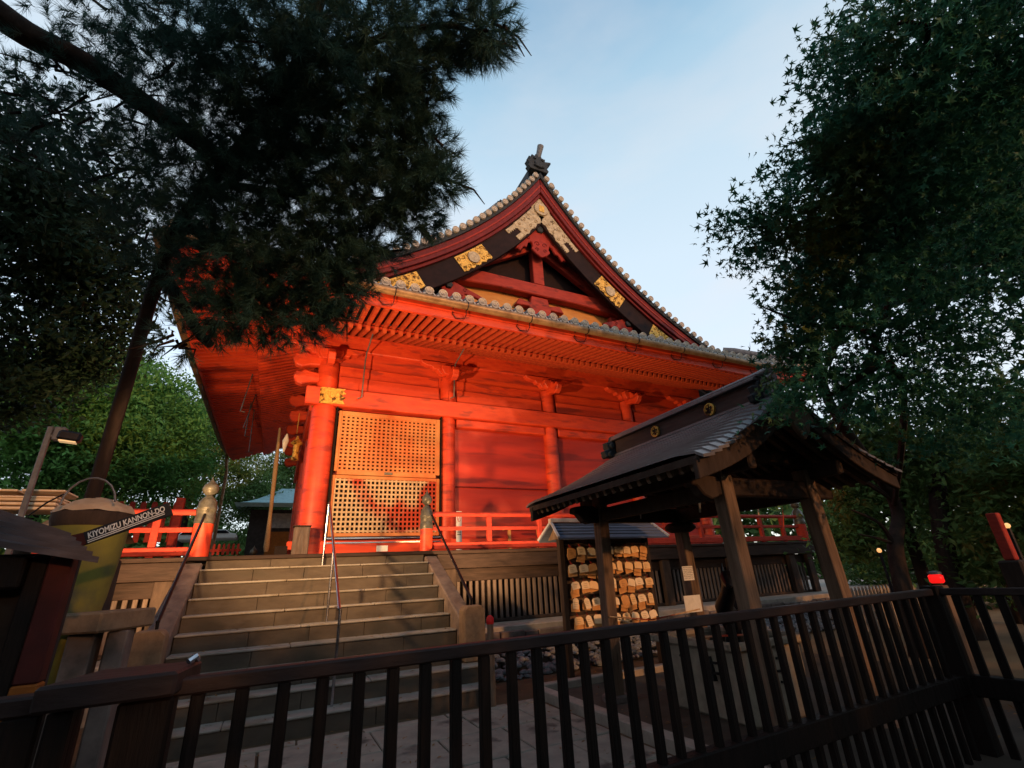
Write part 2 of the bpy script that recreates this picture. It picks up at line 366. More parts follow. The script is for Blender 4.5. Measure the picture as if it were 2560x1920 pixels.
# ================================================================== STAIRS
H, RUN, Y0 = .2158, .338, 6.95
st = thing('stone_stairs', 'wide stone staircase rising to the veranda of the red hall', 'stairs', (.9, 7.0, 0))
for i in range(1, 11):
    ya = Y0+(i-1)*RUN; xa, xb = ((-1.45, 2.98) if i <= 2 else (-1.08, 2.76))
    if i == 10: xa, xb = -1.05, 2.76
    g = MB(); rr = random.Random(40+i); x = xa
    yb = Y0+i*RUN+.06 if i < 10 else 10.02
    zt = i*H-(.07 if i == 10 else .034)
    while x < xb-.02:
        wd = rr.uniform(.75, 1.25); x1 = xb if x+wd > xb-.4 else x+wd
        d = rr.uniform(-.004, .004)
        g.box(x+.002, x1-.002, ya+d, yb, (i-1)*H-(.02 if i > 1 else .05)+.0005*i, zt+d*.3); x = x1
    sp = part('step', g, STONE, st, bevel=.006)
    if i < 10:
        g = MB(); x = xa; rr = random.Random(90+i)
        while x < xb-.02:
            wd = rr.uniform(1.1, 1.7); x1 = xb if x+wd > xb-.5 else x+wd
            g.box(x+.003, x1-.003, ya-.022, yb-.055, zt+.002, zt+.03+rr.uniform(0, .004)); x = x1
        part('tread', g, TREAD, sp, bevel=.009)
for s_, xa, xb in ((0, -1.38, -1.09), (1, 2.77, 3.03)):
    g = MB(); g.prism([(7.78, .30), (7.78, .98), (9.99, 2.06), (9.99, .30)], xa, xb, 'yz'); part('cheek_wall', g, STONE2, st, bevel=.02)
    g = MB(); xx = (-1.42, -1.06) if s_ == 0 else (2.73, 3.07)
    g.prism([(xx[0], .44), (xx[1], .44), (xx[1], 1.14), (xx[1]-.06, 1.2), (xx[0]+.06, 1.2), (xx[0], 1.14)], 7.5, 7.77, 'xz')
    part('newel_block', g, STONEN, st, bevel=.015)
# handrails
hr = thing('steel_handrail', 'polished steel handrail running down the middle of the stairs', 'handrail', (.85, 7.2, 0))
g = MB(); g.tube([(.84, 9.86, 3.08), (.86, 7.2, 1.30)], .022, 10); part('rail', g, STEEL, hr, smooth=True)
for (x, y, z0, z1) in ((.82, 9.93, 1.93, 3.06), (.86, 7.17, .21, 1.31), (.84, 8.5, .86, 2.17)):
    g = MB(); g.tube([(x, y, z0), (x+.012, y, z1)], .02, 8); part('post', g, STEEL, hr, smooth=True)
for xx, zt, lab in ((-1.2, 0, 'left'), (2.92, 0, 'right')):
    h = thing('black_handrail', 'thin black handrail along the %s edge of the stone stairs' % lab, 'handrail', (xx, 7.6, 1.2), 'black handrails on the stair edges')
    g = MB(); g.tube([(xx, 9.98, 2.86), (xx, 7.7, 1.28)], .024, 8); part('rail', g, BLKM, h, smooth=True)
    g = MB(); g.tube([(xx, 7.72, 1.18), (xx, 7.7, 1.29)], .02, 8); part('post', g, BLKM, h, smooth=True)

# ================================================================== VERANDA
ZF = 2.158
ve = thing('veranda', 'timber veranda with slatted underfloor around the red hall', 'veranda', (6, 10.0, .7))
g = MB(); g.box(-8, 15.6, 9.96, 12.0, ZF-.07, ZF); g.box(-8, .1, 12.001, 22, ZF-.07, ZF); part('deck', g, WOODH, ve, bevel=.01)
g = MB(); g.box(3.05, 15.55, 9.98, 10.12, ZF-.36, ZF-.075); g.box(-8, -1.4, 9.98, 10.12, ZF-.36, ZF-.075); part('edge_beam', g, WOODH, ve, bevel=.012)
g = MB(); g.box(3.05, 15.2, 10.16, 10.25, ZF-.62, ZF-.365); g.box(-8, -1.4, 10.16, 10.25, ZF-.62, ZF-.365); part('tie_beam', g, WOODH, ve, bevel=.01)
g = MB(); g.box(3.05, 15.2, 10.14, 10.26, .705, .77); g.box(-8, -1.4, 10.14, 10.26, .705, .77); part('sill', g, WOODD, ve, bevel=.01)
POSTX = [3.35, 6.3, 9.2, 11.6, 14.2, 15.05, -1.6, -4.2]
for x in POSTX:
    g = MB(); g.box(x-.13, x+.13, 10.02, 10.13 if x == 99 else 10.15, .71, ZF-.365); part('underfloor_post', g, WOODD, ve, bevel=.012)
xs = []
x = 3.5
edges = sorted([p for p in POSTX if p > 0])
for a, b in zip(edges[:-1], edges[1:]):
    n = max(2, round((b-a-.3)/.142)); xs += [a+.15+(b-a-.3)*(i+.5)/n for i in range(n)]
a, b = -4.2, -1.6; n = 17; xs += [a+.15+(b-a-.3)*(i+.5)/n for i in range(n)]
proto = None
for i, x in enumerate(xs[:100]):
    if proto is None:
        g = MB(); g.box(x-.034, x+.034, 10.165, 10.215, .772, ZF-.622); proto = part('lattice_slat', g, SLATW, ve, bevel=.006); x00 = x
    else:
        c = proto.copy(); col.objects.link(c); c.location.x = x-x00
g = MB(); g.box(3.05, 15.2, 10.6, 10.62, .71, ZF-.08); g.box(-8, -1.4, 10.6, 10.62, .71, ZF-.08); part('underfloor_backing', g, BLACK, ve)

def railing(x0, x1, y, label, posts, capx=(), newel=None, grp='red veranda railings'):
    t = thing('veranda_railing', label, 'railing', ((x0+x1)/2, y, ZF), grp)
    g = MB(); g.box(x0, x1, y-.07, y+.07, ZF+.03, ZF+.17); part('bottom_rail', g, REDF, t, bevel=.012)
    g = MB(); g.box(x0, x1, y-.04, y+.04, ZF+.42, ZF+.50); part('middle_rail', g, REDF, t, bevel=.01)
    g = MB(); g.tube([(x0, y, ZF+.76), (x1, y, ZF+.76)], .052, 12); part('top_rail', g, REDF, t, smooth=True)
    for x in posts:
        g = MB(); g.box(x-.055, x+.055, y-.05, y+.05, ZF+.0, ZF+.72); part('baluster', g, REDF, t, bevel=.01)
    return t
railing(2.98, 15.1, 10.16, 'long faded red railing of the veranda to the right of the stairs', [4.3, 5.6, 6.9, 8.2, 9.5, 10.8, 12.1, 13.3, 14.3])
railing(-3.4, -1.36, 10.16, 'short red railing of the veranda to the left of the stairs', [-2.95, -1.9])
def newel(x, y, r_, top, label, m=RED):
    t = thing('newel_post', label, 'post', (x, y, ZF), 'red posts with bronze onion caps')
    zb = top-.80
    g = MB(); g.lathe((x, y, ZF), [(r_, 0), (r_, zb-ZF)], 20); part('shaft', g, m, t, smooth=True)
    g = MB()
    g.lathe((x, y, zb), [(r_*1.03, -.02), (r_*1.05, .0), (r_*1.05, .10), (r_*1.0, .11), (r_*1.0, .21), (r_*1.06, .22), (r_*1.06, .26), (r_*.98, .28), (r_*.92, .36), (r_*.7, .42), (r_*.42, .455), (r_*.34, .48), (r_*.5, .5), (r_*.78, .54), (r_*.86, .60), (r_*.74, .66), (r_*.4, .71), (r_*.12, .76), (.005, .82)], 20)
    part('bronze_cap', g, BRONZE, t, smooth=True)
newel(-1.2, 10.12, .155, 3.53, 'red round newel post with onion shaped bronze cap left of the stair top')
newel(2.84, 10.12, .13, 3.42, 'red round newel post with onion shaped bronze cap right of the stair top')
newel(15.2, 10.16, .16, 3.5, 'far right red newel post at the end of the long veranda railing', REDF)
newel(-.68, 19.5, .14, 3.0, 'small distant newel post with bronze cap seen beside the bell rope')
# low boxes on the veranda by the corner column
t = thing('threshold_block', 'dark wooden block at the foot of the corner column', 'block', (.45, 11.3, ZF))
g = MB(); g.box(.30, .62, 11.25, 11.55, ZF, ZF+.62); part('block', g, SLATW, t, bevel=.02)
g = MB(); g.box(.28, .64, 11.23, 11.57, ZF+.625, ZF+.65); part('lid', g, WOODD, t, bevel=.01)
g = MB(); g.box(-.02, .22, 11.28, 11.5, ZF, ZF+.24); tag(part('small_dark_box', g, BLACK, bevel=.01), 'small black box on the veranda beside the column foot', 'box')
# notice strip beyond the railing
t = thing('notice_board', 'narrow white notice with prohibition mark behind the veranda railing', 'sign', (4.0, 11.3, ZF))
g = MB(); g.box(3.92, 4.06, 11.30, 11.32, ZF+.05, ZF+.98); part('board', g, WHITEP, t)
g = MB()
for k in range(24):
    a0, a1 = 2*math.pi*k/24, 2*math.pi*(k+1)/24
    g.beam((3.99+.045*math.cos(a0), 11.296, ZF+.82+.09*math.sin(a0)), (3.99+.045*math.cos(a1), 11.296, ZF+.82+.09*math.sin(a1)), .008, .014, (0, 1, 0))
g.beam((3.965, 11.296, ZF+.76), (4.015, 11.296, ZF+.88), .008, .014, (0, 1, 0)); part('ring_mark', g, REDPL, t)
g = MB()
for z in (.42, .46, .5, .54): g.box(3.945, 4.035, 11.293, 11.299, ZF+z, ZF+z+.018)
part('text_lines', g, INK, t)
t = thing('low_table', 'low wooden table standing on the veranda behind the railing', 'table', (5.6, 11.2, ZF))
g = MB(); g.box(5.2, 6.1, 11.0, 11.4, ZF+.52, ZF+.56); part('top', g, EMA[2], t, bevel=.006)
for x in (5.24, 6.06): g = MB(); g.box(x-.03, x+.03, 11.05, 11.12, ZF, ZF+.52); part('leg', g, EMA[2], t)

# ================================================================== HALL
XC, XL, XR, YE, YB = 6.8, -2.55, 16.15, 8.8, 25.5
YW, ZE, YG = 12.0, 7.6, 10.55
hall = thing('temple_hall', 'large vermilion temple hall with tiled hip and gable roof', 'temple', (XC, 17, ZF))
def rise(d): return .45*d+.00108*max(d, 0)**3.53
def upt(dx, dy): return .3*max(0, 1-max(dx, dy)/4)**2
def edge_d(x): return min(x-XL, XR-x)
def zsk(x, y): return ZE+rise(y-YE)+upt(edge_d(x), y-YE)
def zmn(x, y): return ZE+rise(edge_d(x))+upt(edge_d(x), min(y-YE, YB-y))
COLS = [.68, 3.9, 7.2, 10.3, 13.05]
# --- walls
g = MB(); g.box(.68, 13.05, YW+.02, YW+.14, ZF+.38, 6.205); part('wall_board', g, REDL, hall)
g = MB(); g.box(.68, 13.05, YW+.0, YW+.1, 6.21, 8.1)
part('upper_wall', g, REDX, hall)
g = MB()
for a, b in zip(COLS[:-1], COLS[1:]): g.box(a+.27, b-.27, YW-.09, YW-.005, 6.215, 6.62); 
part('wall_plank', g, REDX, hall, bevel=.012)
g = MB()
for a, b in zip(COLS[:-1], COLS[1:]): g.box(a+.27, b-.27, YW-.04, YW-.006, 6.625, 6.93)
part('wall_plank', g, RED, hall, bevel=.01)
g = MB(); g.box(.55, .80, YW+.15, 22.3, ZF, 7.4); g.box(12.95, 13.15, YW+.2, 22.3, ZF, 7.4); g.box(.8, 12.9, 22.1, 22.3, ZF, 7.4); part('side_wall', g, REDX, hall)
g = MB(); g.box(.2, 13.4, YW-.27, YW-.05, 5.74, 6.20); part('nageshi_beam', g, RED, hall, bevel=.02)
g = MB(); 
for a, b in zip(COLS[1:-1], COLS[2:]): g.box(a+.24, b-.24, YW-.14, YW+.015, 5.50, 5.735)
part('lintel', g, RED, hall, bevel=.02)
g = MB(); g.box(.2, 13.4, YW-.22, YW+.0, ZF+.001, ZF+.37); part('sill_beam', g, REDX, hall, bevel=.02)
g = MB(); g.box(-.3, 13.9, YW-.14, YW-.003, 7.36, 7.84); part('head_beam', g, RED, hall, bevel=.025)
g = MB(); g.box(3.92, 13.0, YW-.03, YW+.018, 3.86, 3.885); part('board_joint', g, DRED, hall)
# --- columns
def column(x, y, r_, z0, z1):
    g = MB(); g.lathe((x, y, 0), [(r_, z0), (r_, z1-.1), (r_*.93, z1)], 28); part('column', g, RED, hall, smooth=True)
column(.68, YW, .30, ZF, 5.74); column(.68, YW, .25, 6.2, 7.0)
for x in COLS[1:]: column(x, YW, .22, ZF, 5.74); column(x, YW, .21, 6.2, 6.95)
for y in (15.2, 18.4, 21.6): column(.68, y, .26, ZF, 7.0)
# gilt fitting on the corner
g = MB(); g.lathe((.68, YW, 5.76), [(.315, 0), (.315, .42)], 28); o = part('corner_fitting', g, GOLD, hall, smooth=True)
g = MB(); x0 = .7; pts = [(x0, 5.78), (1.12, 5.78), (1.06, 5.88), (1.14, 5.95), (1.02, 6.0), (1.14, 6.06), (1.06, 6.12), (1.12, 6.18), (x0, 6.18)]
g.prism(pts, YW-.30, YW-.272, 'xz'); part('corner_plate', g, GOLD, hall)
# --- brackets
def curl_arm(x, s_, y0, y1, z):
    pts = [(x, z-.30), (x+s_*.16, z-.30), (x+s_*.28, z-.27), (x+s_*.36, z-.16), (x+s_*.46, z-.16), (x+s_*.52, z-.08), (x+s_*.66, z-.07), (x+s_*.80, z-.015), (x+s_*.86, z+.07), (x, z+.07)]
    return MB().prism(pts, y0, y1, 'xz')
for x in COLS:
    for s_ in (-1, 1): part('bracket_arm', curl_arm(x, s_, YW-.26, YW-.06, 7.28), RED, hall, bevel=.012)
    g = MB(); g.prism([(x-.2, 6.93), (x+.2, 6.93), (x+.29, 7.08), (x+.29, 7.2), (x-.29, 7.2), (x-.29, 7.08)], YW-.44, YW-.27, 'xz'); part('bearing_block', g, RED, hall, bevel=.015)
    # carved nose sticking out over the column
    g = MB(); g.prism([(YW-.1, 6.82), (YW-.42, 6.78), (YW-.62, 6.70), (YW-.78, 6.78), (YW-.84, 6.92), (YW-.76, 7.05), (YW-.62, 7.0), (YW-.56, 7.1), (YW-.44, 7.2), (YW-.1, 7.2)], x-.09, x+.09, 'yz'); part('carved_nose', g, RED, hall, bevel=.02)
for i, y in enumerate((YW, 15.2, 18.4, 21.6)):
    for z, L in ((6.98, .62), (6.50, .55)):
        g = MB(); g.prism([(.6, z-.12), (.42-L*.3, z-.15), (.42-L*.62, z-.22), (.42-L*.86, z-.18), (.42-L*1.0, z-.02), (.42-L*.9, z+.14), (.42-L*.7, z+.12), (.42-L*.55, z+.2), (.42-L*.3, z+.15), (.6, z+.12)], y-.12, y+.12, 'xz')
        part('carved_nose', g, RED, hall, bevel=.03)
g = MB(); g.box(.38, .68, YW+.3, 22.3, 7.0, 7.5); part('side_head_beam', g, RED, hall, bevel=.02)
g = MB(); g.box(.34, .54, YW+.3, 22.3, 5.74, 6.2); part('side_head_beam', g, RED, hall, bevel=.02)
# --- shutters
sh = part('upper_shutter', MB().box(1.03, 1.10, YW-.15, YW-.07, 4.13, 5.66).box(3.55, 3.65, YW-.15, YW-.07, 4.13, 5.66).box(1.101, 3.549, YW-.15, YW-.07, 5.55, 5.66).box(1.101, 3.549, YW-.15, YW-.07, 4.05, 4.16), LATW, hall, bevel=.008)
g = MB(); nx, nz_ = 22, 15
for i in range(nx+1): x = 1.10+2.45*i/nx; g.box(x-.027, x+.027, YW-.135, YW-.095, 4.161, 5.549)
part('vertical_bars', g, LATW, sh)
g = MB()
for j in range(nz_+1): z = 4.16+1.39*j/nz_; g.box(1.101, 3.549, YW-.128, YW-.092, z-.024, z+.024)
part('cross_bars', g, LATW, sh)
g = MB(); g.box(1.03, 3.65, YW-.04, YW-.01, 4.06, 5.66); part('shutter_backing', g, DRED, hall)
sh = part('lower_shutter', MB().box(1.0, 1.08, YW-.13, YW-.06, 2.62, 4.04).box(3.58, 3.66, YW-.13, YW-.06, 2.62, 4.04).box(1.081, 3.579, YW-.13, YW-.06, 2.62, 2.70).box(1.081, 3.579, YW-.13, YW-.06, 3.96, 4.04), LATW, hall, bevel=.008)
g = MB()
for i in range(25): x = 1.09+2.48*i/24; g.box(x-.02, x+.02, YW-.12, YW-.085, 2.701, 3.959)
part('vertical_bars', g, LATW2, sh)
g = MB()
for j in range(12): z = 2.74+1.19*j/11; g.box(1.081, 3.579, YW-.112, YW-.08, z-.02, z+.02)
part('cross_bars', g, LATW2, sh)
g = MB(); g.box(1.0, 3.66, YW-.05, YW-.02, 2.62, 4.04); part('shutter_backing', g, BLACK, hall)
g = MB(); g.box(1.0, 3.66, YW-.25, YW-.14, 2.56, 2.59); part('metal_track', g, STEEL, hall)
g = MB(); g.box(1.0, 3.66, YW-.25, YW-.14, 2.46, 2.49); part('metal_track', g, STEEL, hall)
g = MB(); g.box(2.22, 2.42, YW-.17, YW-.15, 4.08, 4.14); part('shutter_catch', g, BRONZE, hall)
g = MB(); g.box(2.12, 2.38, YW-.24, YW-.222, 2.27, 2.40); part('white_label', g, WHITEP, hall)
g = MB(); g.box(.955, .995, YW-.2, YW-.0, ZF+.38, 5.73); part('door_jamb', g, BLACK, hall)
g = MB(); g.box(3.665, 3.69, YW-.2, YW-.0, ZF+.38, 5.73); part('door_jamb', g, BLACK, hall)
# --- rafters: flying tier and base tier along the gable side
fr = None
nR = 92
for i in range(nR):
    x = XL+.35+(XR-XL-.7)*(i)/(nR-1); d0 = min(edge_d(x), 1.6); y_in = YE+max(.18, d0-.05); u = upt(edge_d(x), .3)
    if fr is None or u > 0.001 or d0 < 1.6:
        g = MB(); g.beam((x, YE+.15, 7.12+u), (x, y_in, 7.10+u*.6+.235*(y_in-YE-.15)), .088, .13); o = part('flying_rafter', g, REDD, hall)
        if u <= 0.001: fr = o; fx = x
    else:
        c = fr.copy(); col.objects.link(c); c.location.x = x-fx
br = None
for i in range(nR):
    x = XL+.35+(XR-XL-.7)*(i)/(nR-1)
    if edge_d(x) < 1.7: continue
    y_in = min(YW-.05, YE+edge_d(x))
    if br is None or edge_d(x) < 3.2:
        g = MB(); g.beam((x, YE+1.50, 7.28), (x, y_in, 7.28+.37*(y_in-YE-1.5)), .095, .12); o = part('base_rafter', g, REDD, hall)
        if edge_d(x) >= 3.2: br = o; bx = x
    else:
        c = br.copy(); col.objects.link(c); c.location.x = x-bx
g = MB(); g.box(XL+1.6, XR-1.6, YE+1.54, YE+1.66, 7.36, 7.46); part('rafter_purlin', g, RED, hall)
# front (left) side rafters: fine, seen edge on
g = MB()
for i in range(74):
    y = YE+.35+(YB-YE-.7)*i/73; e = min(y-YE, YB-y); xi = XL+max(.18, min(e, 1.6)-.05); u = upt(.3, e)
    g.beam((XL+.15, y, 7.12+u), (xi, y, 7.10+u*.6+.235*(xi-XL-.15)), .085, .10)
tag(part('side_flying_rafters', g, RED, hall), kind='stuff')
g = MB()
for i in range(74):
    y = YE+.35+(YB-YE-.7)*i/73; e = min(y-YE, YB-y)
    if e < 1.7: continue
    xi = min(.5, XL+e); g.beam((XL+1.5, y, 7.28), (xi, y, 7.28+.37*(xi-XL-1.5)), .10, .12)
tag(part('side_base_rafters', g, RED, hall), kind='stuff')
g = MB(); g.box(XL+1.54, XL+1.66, YE+1.6, YB-1.6, 7.36, 7.46); part('rafter_purlin', g, RED, hall)
# hip rafter at the near left corner
g = MB(); g.beam((XL+.05, YE+.05, 7.40), (.6, YW-.1, 7.72), .2, .26); part('hip_rafter', g, RED, hall, bevel=.02)
# soffit boards above the rafters
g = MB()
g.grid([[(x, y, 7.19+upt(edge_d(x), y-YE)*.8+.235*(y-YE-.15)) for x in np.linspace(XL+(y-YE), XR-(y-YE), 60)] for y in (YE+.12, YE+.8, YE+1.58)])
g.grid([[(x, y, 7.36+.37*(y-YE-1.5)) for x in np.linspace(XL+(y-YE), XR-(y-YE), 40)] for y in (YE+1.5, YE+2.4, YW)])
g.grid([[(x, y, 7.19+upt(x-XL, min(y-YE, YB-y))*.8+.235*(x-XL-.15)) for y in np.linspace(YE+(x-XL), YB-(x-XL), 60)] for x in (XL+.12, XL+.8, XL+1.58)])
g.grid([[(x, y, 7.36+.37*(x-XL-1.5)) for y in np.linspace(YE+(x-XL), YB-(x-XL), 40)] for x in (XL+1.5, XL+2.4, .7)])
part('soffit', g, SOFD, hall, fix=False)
# fascia boards (two steps) + gutter, following the corner upturn
def along_x(f, n=80): return [f(XL+(XR-XL)*i/n) for i in range(n+1)]
def along_y(f, n=60): return [f(YE+(YB-YE)*i/n) for i in range(n+1)]
def fascia(off, z0, z1, m, nm):
    g = MB(); A = along_x(lambda x: (x, z0+upt(edge_d(x), 0))); B = along_x(lambda x: (x, z1+upt(edge_d(x), 0)))
    g.strip(A, B, YE+off, YE+off+.07)
    A = along_y(lambda y: (y, z0+upt(0, min(y-YE, YB-y)))); B = along_y(lambda y: (y, z1+upt(0, min(y-YE, YB-y)))); n = len(A); v = []
    for q in (XL+off, XL+off+.07):
        for c in (A, B): v += [(q, p[0], p[1]) for p in c]
    f = []
    for i in range(n-1): f += [(i, i+1, n+i+1, n+i), (2*n+i, 3*n+i, 3*n+i+1, 2*n+i+1), (i, 2*n+i, 2*n+i+1, i+1), (n+i, n+i+1, 3*n+i+1, 3*n+i)]
    g.add(v, f); part(nm, g, m, hall)
fascia(.10, 7.09, 7.27, RED, 'lower_fascia'); fascia(.03, 7.272, 7.47, RED, 'upper_fascia'); fascia(-.03, 7.473, 7.56, DRED, 'tile_batten')
g = MB(); g.tube(along_x(lambda x: (x, YE-.09, 7.39+upt(edge_d(x), 0)), 50), .095, 10); gt = part('gutter', g, GUT, hall, smooth=True)
g = MB(); g.tube(along_y(lambda y: (XL-.09, y, 7.39+upt(0, min(y-YE, YB-y))), 50), .095, 10); gt2 = part('gutter', g, GUT, hall, smooth=True)
x = XL+.9
while x < XR:
    u = upt(edge_d(x), 0); g = MB(); g.tube([(x-.01, YE-.09, 7.39+u), (x+.01, YE-.09, 7.39+u)], .104, 10)
    g.tube([(x-.30, YE+.0, 7.38+u), (x-.30, YE+.09, 7.22+u), (x-.22, YE+.08, 7.12+u), (x-.02, YE+.05, 7.12+u), (x, YE-.02, 7.2+u), (x, YE-.02, 7.34+u)], .011, 5)
    part('gutter_hook', g, BLKM, gt); x += 1.65
y = YE+1.5
while y < YB-1:
    g = MB(); u = upt(0, min(y-YE, YB-y)); g.tube([(XL-.09, y-.015, 7.39+u), (XL-.09, y+.015, 7.39+u)], .106, 8)
    g.tube([(XL-.02, y, 7.34+u), (XL+.02, y+.05, 7.16+u), (XL+.10, y+.2, 7.14+u), (XL+.08, y+.22, 7.26+u)], .012, 5); part('gutter_hook', g, GREYM, gt2); y += 1.3
# downpipes
g = MB(); g.tube([(XL-.09, YB-.3, 7.6), (XL-.02, YB-.3, 7.1), (XL+.05, YB-.3, 6.6), (XL+.05, YB-.4, .8)], .07, 8); part('downpipe', g, GUT, hall, smooth=True)
for x, z1, y in ((1.55, 5.95, YW-.35), (3.98, 6.2, YW-.47)):
    g = MB(); g.tube([(x, YE+1.9, 7.42), (x, y-.02, 7.25), (x-.02, y, 7.0), (x-.04, y, z1+.05), (x-.14, y, z1)], .018, 6); part('conduit', g, GREYM, hall, smooth=True)
# little bells / hooks under the front eave
for i, (u_, v_, v2) in enumerate(((625, 930, 1030), (640, 1000, 1100), (655, 1020, 1120), (620, 960, 1060))):
    pass
# --- roof skirt and main roof surfaces
g = MB()
ys = np.linspace(YE, 11.7, 10)
g.grid([[(x, y, zsk(x, y)-.06) for x in np.linspace(XL+(y-YE), XR-(y-YE), 70)] for y in ys])
part('skirt_roof', g, TILED, hall, fix=False)
def main_side(sgn):
    rows = []
    for d in np.linspace(0, 9.35, 26):
        x = XL+d if sgn < 0 else XR-d; y0 = YE+min(d, YG-YE+.02); y1 = YB-min(d, 1.75)
        rows.append([(x, y, zmn(x, y)-.06) for y in np.linspace(y0, y1, 24)])
    return rows
g = MB(); g.grid(main_side(-1)); g.grid(main_side(1)); part('main_roof', g, TILED, hall, fix=False)
# round cover tiles on the skirt (gable side)
SP = .323; nT = int((XR-XL)/SP); capm = None
def ring_cap(x, y, z, r_=.108):
    g = MB(); g.lathe((x, y, z), [(r_, .10), (r_, .01), (r_*.95, 0), (r_*.78, 0), (r_*.74, .012), (r_*.45, .012), (r_*.42, 0), (r_*.2, 0), (r_*.15, .008)][::-1], 18, 'y'); return g
g = MB(); pan = MB()
for i in range(nT+1):
    x = XL+.12+i*SP; ym = min(YE+edge_d(x), 11.6)
    if ym > YE+.2: g.tube([(x, y, zsk(x, y)+.0) for y in np.linspace(YE-.02, ym, 9)], .088, 8)
    c = ring_cap(0, 0, 0) if capm is None else None
    zc = zsk(x, YE)+.02
    if capm is None: capm = part('tile_cap', ring_cap(x, YE-.07, zc), TILEC, hall, smooth=True); cx, cz = x, zc
    else: k_ = capm.copy(); col.objects.link(k_); k_.location = (x-cx, 0, zc-cz)
    xa, xb = x+.07, x+SP-.07; zz = zsk(x+SP/2, YE)
    pan.add([(xa, YE-.05, zz+.03), ((xa+xb)/2, YE-.05, zz-.075), (xb, YE-.05, zz+.0), (xa, YE-.05, zz-.03), ((xa+xb)/2, YE-.05, zz-.125), (xb, YE-.05, zz-.06),
             (xa, YE+.3, zz+.13), ((xa+xb)/2, YE+.3, zz+.03), (xb, YE+.3, zz+.10)], [(0, 1, 4, 3), (1, 2, 5, 4), (0, 6, 7, 1), (1, 7, 8, 2)])
part('cover_tiles', g, TILE, hall, smooth=True); part('pan_tile_edge', pan, PANE, hall)
# rows on the left slope and right slope
g = MB()
y = YG+.5
while y < YB-.4:
    for sgn in (-1, 1):
        if sgn > 0 and y > 14: continue
        g.tube([((XL+d) if sgn < 0 else (XR-d), y, zmn(XL+d, y)+.01) for d in np.linspace(.0, 9.2, 12)], .088, 6, cap=False)
    y += .36
part('slope_tiles', g, TILE, hall, smooth=True, fix=False)
g = MB()
y = YE+.2
while y < YB:
    g.lathe((XL-.06, y, zmn(XL, y)+.02), [(.03, 0), (.095, .0), (.095, .1)], 10, 'x'); y += .323
part('front_tile_ends', g, TILEC, hall, smooth=True)
# --- gable rake: tiles, boards
N = 44
def prof(t, off=0.0):            # rake curve at signed distance t from the ridge; off = depth measured square to it
    s_ = -1 if t < 0 else 1; d = 9.35-abs(t); z = ZE+rise(d); sl = .45+.00108*3.53*d**2.53
    n = math.hypot(sl, 1); return (XC+t-s_*off*sl/n, z-off/n)
def rake(off, t0=0.0, t1=8.0, s_=1, n=N):
    pts = [prof(s_*(t0+(t1-t0)*i/n)*1.0, off) for i in range(n+1)]
    out = []
    for p in pts:                # keep each side on its own side of the ridge line
        x = max(p[0], XC) if s_ > 0 else min(p[0], XC); out.append((x, p[1]))
    return out
def apex_z(off):                 # where the offset curve meets the centre line
    t = 0.0
    for i in range(400):
        t = i*.01; p = prof(t, off)
        if p[0] >= XC: return t, p[1]
    return 0, prof(0, off)[1]
def band(o0, o1, y0, y1, m, nm, t1=7.75, bevel=0):
    for s_ in (-1, 1):
        ta, za = apex_z(o0); tb, zb = apex_z(o1)
        A = [prof(s_*(ta+(t1-ta)*i/N), o0) for i in range(N+1)]; B = [prof(s_*(tb+(t1-tb)*i/N), o1) for i in range(N+1)]
        g = MB(); g.strip(A, B, y0, y1); part(nm, g, m, hall, bevel=bevel)
band(-.02, .12, YG-.02, YG+.5, TILED, 'rake_tile_bed')
band(.12, .46, YG+.04, YG+.16, DRED, 'rake_fascia', bevel=.012)
band(.28, .33, YG+.02, YG+.038, GEG, 'rake_moulding')
band(.46, .56, YG+.12, YG+.22, DRED, 'rake_fascia', bevel=.012)
band(.50, 1.22, YG+.20, YG+.32, DARKL, 'barge_board', bevel=.012)
band(.12, .40, YG+.35, YG+1.2, DRED, 'verge_soffit')
rc = None
for s_ in (-1, 1):
    t = .18
    while t < 8.0:
        p = prof(s_*t, -.05); 
        if rc is None: rc = part('rake_tile_cap', ring_cap(p[0], YG-.10, p[1], .105), TILEC, hall, smooth=True); rp_ = p
        else: k_ = rc.copy(); col.objects.link(k_); k_.location = (p[0]-rp_[0], 0, p[1]-rp_[1])
        d = 9.35-t; sl = .45+.00108*3.53*d**2.53; t += .30/math.hypot(1, sl)
g = MB()
for s_ in (-1, 1):
    t = .18
    while t < 8.0:
        p = prof(s_*t, -.05); g.tube([(p[0], YG-.02, p[1]), (p[0], YG+.55, p[1]+.02)], .09, 7); d = 9.35-t; sl = .45+.00108*3.53*d**2.53; t += .30/math.hypot(1, sl)
part('rake_cover_tiles', g, TILE, hall, smooth=True)
